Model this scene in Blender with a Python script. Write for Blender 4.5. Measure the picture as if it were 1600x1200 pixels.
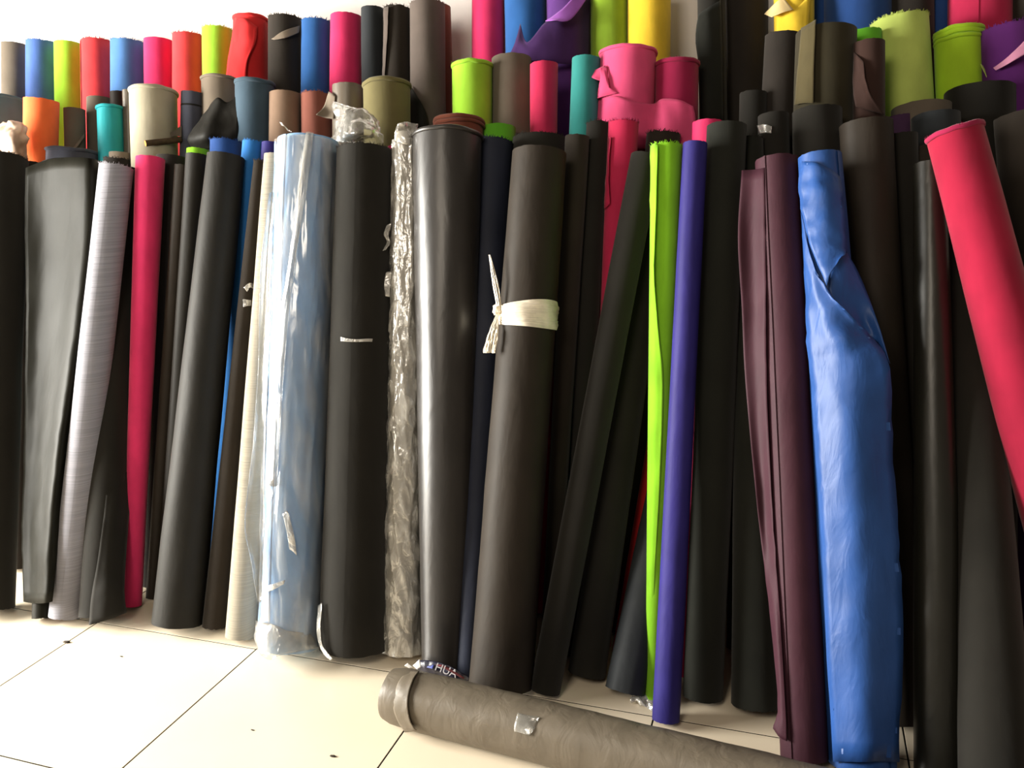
# Fabric shop corner: dozens of cloth rolls leaning against a white wall on a tiled floor.
# World units are metres; +Y points at the wall, +X to the right, camera stands at x=y=0.
import bpy, math, random
from mathutils import Vector, Matrix, noise

for _o in list(bpy.data.objects):
    bpy.data.objects.remove(_o)
SC = bpy.context.scene
COL = SC.collection
PI = math.pi

# ------------------------------------------------------------------ camera
CAM_R = (0.9486,0.3149,-0.0305)
CAM_U = (-0.0482,0.2391,0.9698)
CAM_F = (-0.3127,0.9185,-0.242)
CAM_H = 1.3790

cam_d = bpy.data.cameras.new('camera')
cam_d.sensor_width = 36.0
cam_d.lens = 1340.0 / 1600.0 * 36.0
cam_d.clip_start = 0.05
cam = bpy.data.objects.new('camera', cam_d)
COL.objects.link(cam)
_m = Matrix((CAM_R, CAM_U, tuple(-c for c in CAM_F))).transposed().to_4x4()
_m.translation = Vector((0, 0, CAM_H))
cam.matrix_world = _m
SC.camera = cam

# ------------------------------------------------------------------ world, window light, exposure
wd = bpy.data.worlds.new('room_ambient')
SC.world = wd
wd.use_nodes = True
wd.node_tree.nodes['Background'].inputs[0].default_value = (1.0, 0.86, 0.70, 1)
wd.node_tree.nodes['Background'].inputs[1].default_value = 0.15

def area(name, loc, target, sx, sy, power, col):
    l = bpy.data.lights.new(name, 'AREA')
    l.shape = 'RECTANGLE'; l.size = sx; l.size_y = sy; l.energy = power; l.color = col
    o = bpy.data.objects.new(name, l); COL.objects.link(o)
    o.location = loc
    o.rotation_euler = (Vector(target) - Vector(loc)).to_track_quat('-Z', 'Y').to_euler()
    return o
WIN_X, WIN_Y0, WIN_Y1, WIN_Z0, WIN_Z1 = -4.50, -0.3, 1.7, 0.35, 2.35
area('window_daylight', (WIN_X - .12, (WIN_Y0 + WIN_Y1) / 2, (WIN_Z0 + WIN_Z1) / 2), (0, (WIN_Y0 + WIN_Y1) / 2, (WIN_Z0 + WIN_Z1) / 2),
     WIN_Y1 - WIN_Y0 - .1, WIN_Z1 - WIN_Z0 - .1, 610, (1.0, 0.97, 0.89))
# the shop's ceiling lamp, behind and above the photographer
area('ceiling_lamp', (-.9, -.9, 2.75), (-.5, 3.0, .9), 1.0, 1.0, 32, (1.0, .88, .72))

vs = SC.view_settings
vs.view_transform = 'Standard'
vs.look = 'None'
vs.gamma = 1.0
vs.use_curve_mapping = False
vs.exposure = 0.3

# ------------------------------------------------------------------ measured placement tables
# roll: key, label, colour, finish, base centre, top centre, base radius, top radius, options
ROLLS = [
 ('a1', 'black cloth roll at the far left end of the front row', 'black', 'matte', (-2.476,1.8883,0.0229), (-2.6776,2.4,1.47), 0.0615, 0.0743, {'fray': 1}),
 ('a2', 'dark grey cloth roll squeezed behind the leftmost black roll', 'charcoal', 'matte', (-2.691,2.18,0.0091), (-2.6958,2.52,1.4573), 0.0355, 0.0468, {}),
 ('a3', 'wide dark olive coated roll flaring at its top, broad pale sheen', 'olivedark', 'soft', (-2.2807,1.8951,0.0141), (-2.5496,2.56,1.4212), 0.0289, 0.1052, {'wr': 1.2}),
 ('a4', 'slim light grey heathered roll with frayed white rim', 'heather', 'heather', (-2.2124,1.9248,0.0163), (-2.1595,2.36,1.4274), 0.0516, 0.0515, {'seam': 0.42, 'fray': 1, 'rimcol': 'heather'}),
 ('a5', 'black roll right of the grey heathered roll, corner flap on the floor', 'black', 'matte', (-2.0929,1.946,0.0239), (-2.2366,2.48,1.4201), 0.0621, 0.0486, {}),
 ('a6', 'slim hot pink roll standing among dark rolls, left front', 'magenta', 'matte', (-2.0633,2.0559,0.0082), (-2.0673,2.42,1.4527), 0.0297, 0.0457, {}),
 ('a7', 'dark brown roll directly right of the slim pink roll', 'charcoal', 'matte', (-2.0937,2.19,0.0086), (-2.0707,2.53,1.4573), 0.0334, 0.0506, {}),
 ('a8', 'very slim taupe brown roll third right of the slim pink roll', 'brownblack', 'satin', (-2.0397,2.12,0.0053), (-1.9632,2.45,1.4259), 0.0183, 0.0276, {}),
 ('a9', 'slim black satin roll under a lime green roll top', 'black', 'satin', (-1.9702,2.1,0.007), (-1.8946,2.44,1.4581), 0.0255, 0.0356, {}),
 ('a10', 'thick black roll leaning left with wide bottom, under blue top', 'black', 'satin', (-1.8171,1.9803,0.0232), (-1.7558,2.4,1.4484), 0.0778, 0.0579, {'wr': 0.9}),
 ('a11', 'thin black roll between the blue roll and beige heathered roll', 'brownblack', 'matte', (-1.7008,2.0077,0.0107), (-1.6341,2.4,1.4291), 0.0360, 0.0171, {'fray': 1}),
 ('a12', 'slim beige heathered roll left of the plastic wrapped light blue roll', 'beigeheather', 'heather', (-1.5782,1.9746,0.0135), (-1.5617,2.38,1.4455), 0.0459, 0.0317, {}),
 ('a13', 'light blue roll in a clear plastic sleeve', 'lightblue', 'satin', (-1.3865,1.9497,0.0247), (-1.427,2.36,1.4796), 0.0869, 0.0898, {'seam': -0.25, 'wr': 0.6}),
 ('a14', 'thick black roll right of the plastic wrapped light blue roll', 'black', 'matte', (-1.1977,1.9938,0.0263), (-1.2407,2.36,1.4479), 0.1006, 0.0815, {'seam': 0.2, 'fray': 1}),
 ('a16', 'slim grey roll in crumpled silvery plastic film', 'greyheather', 'satin', (-1.0563,2.036,0.0135), (-1.1119,2.38,1.4915), 0.0545, 0.0318, {}),
 ('a17', 'large glossy black roll tapering downwards with rolled rim', 'greyblack', 'gloss', (-0.9001,1.9831,0.0196), (-0.9916,2.4,1.4753), 0.0662, 0.1004, {'lip': 1, 'wr': 0.7}),
 ('a18', 'navy blue roll between glossy black roll and string tied roll', 'navydark', 'satin', (-0.823,1.9618,0.0135), (-0.8837,2.5,1.4558), 0.0355, 0.0571, {'wr': 1.2, 'fray': 1}),
 ('a19', 'dark brown roll tied with white plastic string', 'brownblack', 'satin', (-0.7173,1.9329,0.0262), (-0.7008,2.36,1.4213), 0.0861, 0.0752, {'wr': 1.0}),
 ('a23', 'black roll slanting down left in front of a pink roll', 'black', 'matte', (-0.5984,1.9553,0.0147), (-0.415,2.42,1.404), 0.0406, 0.0413, {}),
 ('a24', 'black roll standing just behind the slanting black roll', 'black', 'matte', (-0.5074,2.0591,0.0182), (-0.3828,2.54,1.4283), 0.0518, 0.0415, {}),
 ('a25', 'dark slate roll leaning beside the lime green roll at floor', 'slatedark', 'satin', (-0.3885,1.9967,0.0257), (-0.2155,2.72,1.4041), 0.0521, 0.0356, {'wr': 1.5}),
 ('a25r', 'thin red roll edge between slate roll and black roll', 'red', 'matte', (-0.4453,2.2,0.0084), (-0.2942,2.72,1.4002), 0.0203, 0.0247, {}),
 ('a26', 'slim bright lime green roll with long loose edge, front row', 'lime', 'matte', (-0.3168,2.007,0.0055), (-0.3506,2.36,1.427), 0.0185, 0.0406, {'fray': 1}),
 ('a27', 'slim indigo blue roll right of the bright lime front roll', 'indigo', 'satin', (-0.269,1.9243,0.0105), (-0.2742,2.34,1.43), 0.0339, 0.0306, {'wr': 1.2}),
 ('a28', 'black roll right of the indigo blue roll', 'blackgreen', 'matte', (-0.1903,2.0458,0.0138), (-0.2022,2.42,1.4736), 0.0514, 0.0506, {}),
 ('a29', 'black ragged bottomed roll left of the maroon roll', 'blackgreen', 'matte', (-0.053,2.0371,0.0202), (-0.1453,2.475,1.4372), 0.0637, 0.0344, {'fray': 1}),
 ('a30', 'maroon cloth roll with long loose overlap', 'maroon', 'satin', (0.0648,1.8608,0.0193), (-0.0699,2.34,1.3815), 0.0534, 0.0518, {'seam': -0.5}),
 ('a31', 'bright blue coated roll with large curling loose sheet', 'royal', 'coat', (0.1901,1.8684,0.0242), (0.0308,2.3,1.3885), 0.0726, 0.0493, {'seam': 0.8, 'wr': 0.8}),
 ('a32', 'dark brown smooth topped roll behind the bright blue roll', 'brownblack', 'satin', (0.2906,2.08,0.0172), (0.1409,2.46,1.4643), 0.0595, 0.0638, {'wr': 1.0}),
 ('a33', 'black roll with dull purple top behind the glossy olive roll', 'black', 'matte', (0.3489,2.18,0.0103), (0.2311,2.51,1.4344), 0.0390, 0.0389, {}),
 ('a34', 'dark olive glossy roll with sharp vertical sheen, right front', 'olivedark', 'gloss', (0.3554,1.8779,0.0186), (0.2834,2.34,1.3611), 0.0536, 0.0354, {'wr': 0.6}),
 ('a35', 'wide dark brown roll under the slanting pink roll', 'black', 'matte', (0.4598,1.823,0.0339), (0.3778,2.455,1.3195), 0.0741, 0.0481, {'wr': 1.0}),
 ('a36', 'large hot pink roll slanting out of the right edge', 'hotcoral', 'matte', (0.7431,1.9767,0.027), (0.3194,2.26,1.4317), 0.0764, 0.0589, {'fray': 1, 'rimcol': 'crimson', 'lip': 1}),
 ('a20', 'dark brown slim roll right of the string tied roll', 'brownblack', 'matte', (-0.6357,2.12,0.0065), (-0.6229,2.48,1.4645), 0.0230, 0.0338, {}),
 ('a21', 'black roll with ragged top left of a slim pink roll', 'black', 'matte', (-0.5783,2.16,0.008), (-0.5756,2.54,1.5009), 0.0283, 0.0333, {'fray': 1}),
 ('a22', 'slim crimson pink roll behind the slanting black roll', 'crimsonpink', 'matte', (-0.5136,2.23,0.0085), (-0.5016,2.54,1.5), 0.0366, 0.0431, {'fray': 1, 'rimcol': 'crimson'}),
 ('b1', 'slate blue roll end peeking over the wide olive roll', 'slate', 'matte', (-2.7033,2.42,0.0155), (-2.641,2.68,1.4956), 0.0817, 0.0961, {'lip': 1}),
 ('b2', 'dark brown roll top right behind the grey heathered roll', 'charcoal', 'matte', (-2.421,2.24,0.0153), (-2.3423,2.58,1.4558), 0.0609, 0.0516, {'fray': 1}),
 ('b3', 'pale taupe roll top behind the grey heathered roll', 'taupe', 'matte', (-2.428,2.36,0.01), (-2.4201,2.68,1.4823), 0.0425, 0.0417, {}),
 ('b4', 'wide dark brown frayed roll top behind the slim pink roll', 'brownblack', 'matte', (-2.3474,2.41,0.0211), (-2.3077,2.75,1.4639), 0.0869, 0.1022, {'fray': 1}),
 ('b5', 'small hot pink roll top under the wooden stick', 'magenta', 'matte', (-2.349,2.59,0.0069), (-2.3399,2.88,1.5015), 0.0309, 0.0300, {}),
 ('b6', 'small square lime top above the slim black satin roll', 'lime', 'matte', (-1.9879,2.2,0.0086), (-1.9828,2.56,1.4782), 0.0318, 0.0374, {}),
 ('b7', 'blue frayed roll top above the thick leaning black roll', 'blue', 'matte', (-1.8963,2.28,0.0102), (-1.8712,2.57,1.5016), 0.0481, 0.0533, {'fray': 1}),
 ('b8', 'tall sky blue roll right of the thick leaning black roll', 'skyblue', 'matte', (-1.8406,2.19,0.0087), (-1.7018,2.48,1.4925), 0.0364, 0.0352, {'fray': 1}),
 ('b9', 'indigo roll edge behind the beige heathered roll', 'indigo', 'satin', (-1.6764,2.12,0.0084), (-1.6351,2.48,1.4857), 0.0312, 0.0309, {}),
 ('b15x', 'thin maroon roll edge left of the silvery wrapped roll', 'crimson', 'matte', (-1.1844,2.1,0.0042), (-1.1945,2.46,1.4588), 0.0133, 0.0156, {}),
 ('b10', 'reddish brown roll with thick layered rim above glossy black roll', 'rust', 'matte', (-0.9774,2.24,0.0163), (-1.032,2.6,1.5272), 0.0653, 0.0769, {'lip': 2, 'fray': 1}),
 ('b11', 'small lime green rounded roll top beside the layered brown rim', 'limegreen', 'matte', (-0.8651,2.31,0.0122), (-0.9281,2.67,1.5087), 0.0473, 0.0556, {}),
 ('b12', 'wide black ragged roll top behind the string tied roll', 'black', 'matte', (-0.7894,2.2,0.0192), (-0.7503,2.56,1.4627), 0.0747, 0.0879, {'fray': 1}),
 ('b13', 'dark brown roll top rising above the lime front roll', 'brownblack', 'matte', (-0.4798,2.33,0.0099), (-0.402,2.64,1.4662), 0.0416, 0.0489, {'fray': 1}),
 ('c27', 'hot pink smooth topped roll above the indigo roll', 'magenta', 'satin', (-0.2279,2.14,0.0098), (-0.2616,2.52,1.488), 0.0353, 0.0415, {}),
 ('b15', 'black roll with small clear tape patch near its top', 'black', 'matte', (0.004,2.15,0.013), (-0.0888,2.53,1.5001), 0.0470, 0.0399, {}),
 ('b16', 'black roll directly above the bright blue coated roll', 'black', 'matte', (0.1205,2.14,0.0149), (0.0212,2.52,1.5045), 0.0545, 0.0620, {}),
 ('b18', 'dull dark purple roll top right of dark smooth roll', 'plumdark', 'matte', (0.3775,2.31,0.0099), (0.241,2.69,1.485), 0.0338, 0.0398, {}),
 ('b19', 'slate black roll top left of the slanting pink roll', 'slatedark', 'matte', (0.447,2.26,0.0166), (0.3238,2.64,1.4833), 0.0594, 0.0600, {}),
 ('b20', 'small dark brown roll top over the glossy olive roll', 'brownblack', 'matte', (0.4369,2.15,0.0106), (0.297,2.53,1.4022), 0.0342, 0.0348, {}),
 ('b21', 'dark crumpled brown roll top at the right edge', 'brownblack', 'coat', (0.7556,2.12,0.0212), (0.5459,2.4,1.1438), 0.0680, 0.0602, {'wr': 2.5}),
 ('c1', 'grey teal wide roll at the left edge, middle row', 'tealgrey', 'matte', (-3.0649,2.4,0.0232), (-3.0626,2.74,1.7061), 0.1120, 0.1318, {'lip': 1}),
 ('c2', 'orange roll standing above the wide olive roll', 'orange', 'matte', (-2.8263,2.37,0.0101), (-2.738,2.66,1.6859), 0.0511, 0.0602, {}),
 ('c3', 'grey brown roll right of the orange roll', 'greybrown', 'matte', (-2.6668,2.47,0.0066), (-2.6858,2.76,1.6572), 0.0325, 0.0382, {}),
 ('c4', 'dark grey roll just left behind the teal roll', 'greybrown', 'matte', (-2.6172,2.5,0.0095), (-2.6475,2.86,1.6995), 0.0407, 0.0479, {}),
 ('c5', 'turquoise teal roll with rounded rim', 'teal', 'satin', (-2.4543,2.44,0.0088), (-2.5144,2.76,1.6522), 0.0403, 0.0474, {'lip': 1}),
 ('c6', 'dark grey roll right behind the turquoise teal roll', 'charcoal', 'satin', (-2.464,2.5,0.0062), (-2.5476,2.85,1.7172), 0.0254, 0.0298, {}),
 ('c7', 'very slim shiny grey roll beside the big pale grey roll', 'greybrown', 'gloss', (-2.4301,2.51,0.0039), (-2.4551,2.8,1.7166), 0.0176, 0.0207, {}),
 ('c8', 'big pale grey roll with folded lip, middle row', 'palegrey', 'matte', (-2.1533,2.3,0.0156), (-2.2228,2.66,1.6873), 0.0680, 0.0800, {'lip': 1}),
 ('c9', 'slim dark slate roll with a dark band near its top', 'slate', 'matte', (-2.1496,2.41,0.0066), (-2.0892,2.7,1.6804), 0.0320, 0.0377, {'band': 1}),
 ('c10', 'taupe roll with lip behind the black folded cloth', 'taupe', 'matte', (-1.9856,2.47,0.0104), (-2.0113,2.76,1.7252), 0.0561, 0.0632, {'lip': 1}),
 ('c12', 'dark slate blue roll with rolled lip, middle row', 'slateblue', 'matte', (-1.8572,2.42,0.0105), (-1.8323,2.71,1.697), 0.0559, 0.0657, {'lip': 1}),
 ('c13', 'pale brown coarse roll behind the wrapped light blue roll', 'cocoa', 'matte', (-1.6987,2.36,0.0111), (-1.7185,2.72,1.6561), 0.0471, 0.0554, {}),
 ('c14', 'reddish brown roll below a blue roll, middle row', 'redbrown', 'matte', (-1.5264,2.38,0.0123), (-1.6125,2.74,1.6482), 0.0512, 0.0507, {'fray': 1}),
 ('c15', 'dark grey shiny roll with pointed loose corner', 'greybrown', 'gloss', (-1.4202,2.36,0.0104), (-1.4757,2.72,1.6675), 0.0440, 0.0518, {}),
 ('c16', 'large olive roll above the thick black front roll', 'olive', 'matte', (-1.2299,2.32,0.0152), (-1.312,2.68,1.6582), 0.0649, 0.0764, {'lip': 1}),
 ('c20', 'bright lime roll with curled lip left of grey brown roll', 'limeyellow', 'matte', (-0.9984,2.48,0.0109), (-1.045,2.77,1.7106), 0.0583, 0.0646, {'lip': 1, 'fray': 1}),
 ('c21', 'grey brown roll right of the bright lime roll with lip', 'greybrown', 'matte', (-0.8467,2.47,0.0147), (-0.9293,2.83,1.7298), 0.0652, 0.0638, {}),
 ('c22', 'slim raspberry pink roll below the purple flap', 'crimsonpink', 'matte', (-0.7344,2.38,0.0087), (-0.7927,2.74,1.6953), 0.0367, 0.0431, {}),
 ('c24', 'slim dull teal roll left of the big pink roll', 'tealdull', 'matte', (-0.6573,2.36,0.0088), (-0.6521,2.72,1.7004), 0.0374, 0.0440, {}),
 ('c25', 'big pink roll with torn loose flap hanging down', 'pink', 'matte', (-0.5365,2.47,0.0174), (-0.5314,2.76,1.7134), 0.0974, 0.0850, {'lip': 1}),
 ('c26', 'dark raspberry roll right of the big pink roll', 'crimson', 'matte', (-0.32,2.49,0.0107), (-0.3862,2.78,1.6729), 0.0553, 0.0651, {'fray': 1, 'lip': 1}),
 ('c28', 'small dark roll stub left of the grey brown slanted roll', 'black', 'matte', (-0.1196,2.32,0.0082), (-0.1522,2.68,1.5699), 0.0320, 0.0377, {}),
 ('c29', 'dark grey brown roll under the yellow cloth', 'charcoal', 'matte', (-0.0933,2.45,0.0098), (-0.0789,2.74,1.7283), 0.0525, 0.0494, {}),
 ('c30', 'dark olive roll with paler loose strip on its left side', 'olivebrown', 'matte', (0.0817,2.34,0.0182), (0.0361,2.7,1.7224), 0.0824, 0.0801, {}),
 ('c31', 'dark chocolate roll left of the pale lime roll', 'chocolate', 'matte', (0.2399,2.3,0.0085), (0.146,2.66,1.682), 0.0346, 0.0408, {}),
 ('c31b', 'sliver of lime roll between dark olive and pale lime rolls', 'limegreen', 'matte', (0.254,2.44,0.0093), (0.1408,2.8,1.7265), 0.0387, 0.0456, {}),
 ('c32', 'pale lime roll with ragged stacked top', 'limepale', 'matte', (0.4505,2.57,0.0143), (0.2343,2.86,1.76), 0.0654, 0.0770, {'fray': 2}),
 ('c33', 'vivid lime roll with several ragged rims', 'limedeep', 'matte', (0.5284,2.52,0.012), (0.3917,2.86,1.7163), 0.0522, 0.0615, {'fray': 2, 'lip': 3}),
 ('c34', 'deep purple roll at the right edge', 'purpledeep', 'matte', (0.6909,2.5,0.0157), (0.5157,2.84,1.7098), 0.0668, 0.0785, {'fray': 1}),
 ('c35', 'thick black roll above the slanting pink roll', 'black', 'matte', (0.5113,2.41,0.0253), (0.4459,2.77,1.5505), 0.1044, 0.0891, {}),
 ('c36', 'grey roll top below the pale lime roll', 'greybrown', 'matte', (0.3952,2.37,0.0195), (0.2974,2.73,1.5119), 0.0764, 0.0764, {}),
 ('c37', 'black roll at the right edge below the purple roll', 'brownblack', 'matte', (0.7305,2.32,0.0185), (0.5341,2.61,1.4761), 0.0747, 0.0739, {}),
 ('d1', 'grey taupe roll at the left end of the back row', 'greybrown', 'matte', (-3.2153,2.64,0.0101), (-3.1379,2.96,1.9464), 0.0545, 0.0518, {}),
 ('d2', 'cobalt blue roll second from left, back row', 'cobalt', 'satin', (-3.067,2.64,0.0114), (-2.9982,2.96,1.9439), 0.0621, 0.0591, {'fray': 1, 'wr': 0.8}),
 ('d3', 'lime roll third from left, back row', 'limeyellow', 'matte', (-2.8912,2.64,0.0114), (-2.8607,2.96,1.9305), 0.0628, 0.0532, {}),
 ('d4', 'coral red roll with vertical seam, back row', 'coral', 'matte', (-2.7237,2.64,0.0096), (-2.7179,2.96,1.9274), 0.0522, 0.0602, {'seam': -0.55, 'fray': 1}),
 ('d5', 'steel blue roll between coral and pink rolls, back row', 'steelblue', 'matte', (-2.6024,2.64,0.0125), (-2.5636,2.96,1.9123), 0.0685, 0.0658, {'fray': 1}),
 ('d6', 'hot pink roll between steel blue and red rolls', 'magenta', 'matte', (-2.4142,2.64,0.0107), (-2.4175,2.96,1.9088), 0.0582, 0.0562, {}),
 ('d7', 'red roll between hot pink and lime rolls, back row', 'coral', 'matte', (-2.3027,2.64,0.0111), (-2.2781,2.96,1.9163), 0.0605, 0.0579, {'fray': 1}),
 ('d8', 'lime roll left of the red roll with diagonal flap', 'limeyellow', 'matte', (-2.146,2.64,0.0089), (-2.1432,2.96,1.9291), 0.0478, 0.0559, {'fray': 1}),
 ('d9', 'red roll with diagonal loose flap, back row', 'red', 'matte', (-2.0183,2.64,0.0132), (-1.9909,2.96,1.9524), 0.0747, 0.0633, {'lip': 1}),
 ('d10', 'dark brown roll with torn flap near its top', 'brownblack', 'matte', (-1.8489,2.64,0.0116), (-1.8442,2.96,1.9432), 0.0647, 0.0613, {'fray': 1}),
 ('d11', 'mid blue roll between torn brown and pink rolls', 'midblue', 'matte', (-1.7222,2.64,0.0112), (-1.7159,2.96,1.9228), 0.0619, 0.0524, {'fray': 1}),
 ('d12', 'hot pink roll left of the dark slate roll, back row', 'magenta', 'matte', (-1.5937,2.64,0.0117), (-1.5931,2.96,1.9311), 0.0652, 0.0552, {}),
 ('d13', 'dark slate roll left of the slit brown roll', 'slatedark', 'matte', (-1.4504,2.64,0.0087), (-1.4855,2.96,1.948), 0.0469, 0.0398, {}),
 ('d14', 'dark brown roll with narrow slit along its left side', 'brownblack', 'matte', (-1.3702,2.64,0.009), (-1.3908,2.96,1.9401), 0.0487, 0.0462, {'fray': 1}),
 ('d15', 'tall taupe roll beside the bare wall, back row', 'taupedark', 'matte', (-1.2289,2.64,0.0127), (-1.274,2.96,1.9438), 0.0709, 0.0601, {'fray': 1}),
 ('d15b', 'rusty brown roll edge behind the tall taupe roll', 'redbrown', 'matte', (-1.1894,2.78,0.0084), (-1.2836,3.08,1.9547), 0.0462, 0.0438, {}),
 ('d16', 'hot pink roll right of the bare wall, back row', 'magenta', 'matte', (-1.0448,2.74,0.0103), (-1.0776,3.05,2.0202), 0.0604, 0.0568, {}),
 ('d17', 'blue roll behind the purple flap, back row', 'midblue', 'matte', (-0.8808,2.74,0.0107), (-0.9441,3.05,1.9938), 0.0617, 0.0726, {}),
 ('d18', 'purple roll with wide torn flap folded outward', 'purple', 'matte', (-0.7149,2.74,0.0115), (-0.7913,3.05,1.9668), 0.0649, 0.0748, {}),
 ('d19', 'olive lime roll left of the yellow roll', 'limeolive', 'matte', (-0.5809,2.74,0.0127), (-0.6513,3.05,1.9781), 0.0730, 0.0619, {}),
 ('d20', 'yellow roll beside a strip of bare wall', 'yellow', 'matte', (-0.4575,2.74,0.0117), (-0.5176,3.05,1.9625), 0.0667, 0.0705, {}),
 ('d21', 'black roll with loose sheet, right of the bare wall strip', 'black', 'matte', (-0.1907,2.6,0.0089), (-0.3078,2.94,1.9682), 0.0436, 0.0416, {}),
 ('d22', 'tall dark brown roll next to the black loose sheeted roll', 'charcoal', 'matte', (-0.1324,2.76,0.0119), (-0.2133,3.05,1.9708), 0.0715, 0.0712, {}),
 ('d23', 'yellow roll with cream lined fold, upper right', 'yellow', 'matte', (0.0518,2.66,0.0097), (-0.0634,2.98,1.9282), 0.0499, 0.0587, {}),
 ('d24a', 'narrow blue roll edge right of the cream lined yellow roll', 'blue', 'matte', (0.0804,2.76,0.0069), (0.0156,3.08,1.9641), 0.0359, 0.0340, {}),
 ('d24', 'thick blue roll above the dark olive roll', 'blue', 'matte', (0.2267,2.76,0.0174), (0.1225,3.05,1.9276), 0.1031, 0.0981, {}),
 ('d25', 'dark brown roll between two blue rolls, upper right', 'charcoal', 'matte', (0.4095,2.76,0.0111), (0.2698,3.05,1.925), 0.0608, 0.0656, {}),
 ('d26', 'slim blue roll left of the upper right pink roll', 'blue', 'matte', (0.4495,2.76,0.0074), (0.3576,3.08,1.9351), 0.0375, 0.0318, {}),
 ('d27', 'hot pink roll at the upper right with straight overlap', 'crimsonpink', 'matte', (0.5642,2.76,0.013), (0.4618,3.05,1.8987), 0.0748, 0.0869, {'seam': -0.2}),
 ('d28', 'dark roll in the upper right corner', 'brownblack', 'matte', (0.7467,2.76,0.013), (0.6078,3.05,1.8883), 0.0710, 0.0752, {}),
]
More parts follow.
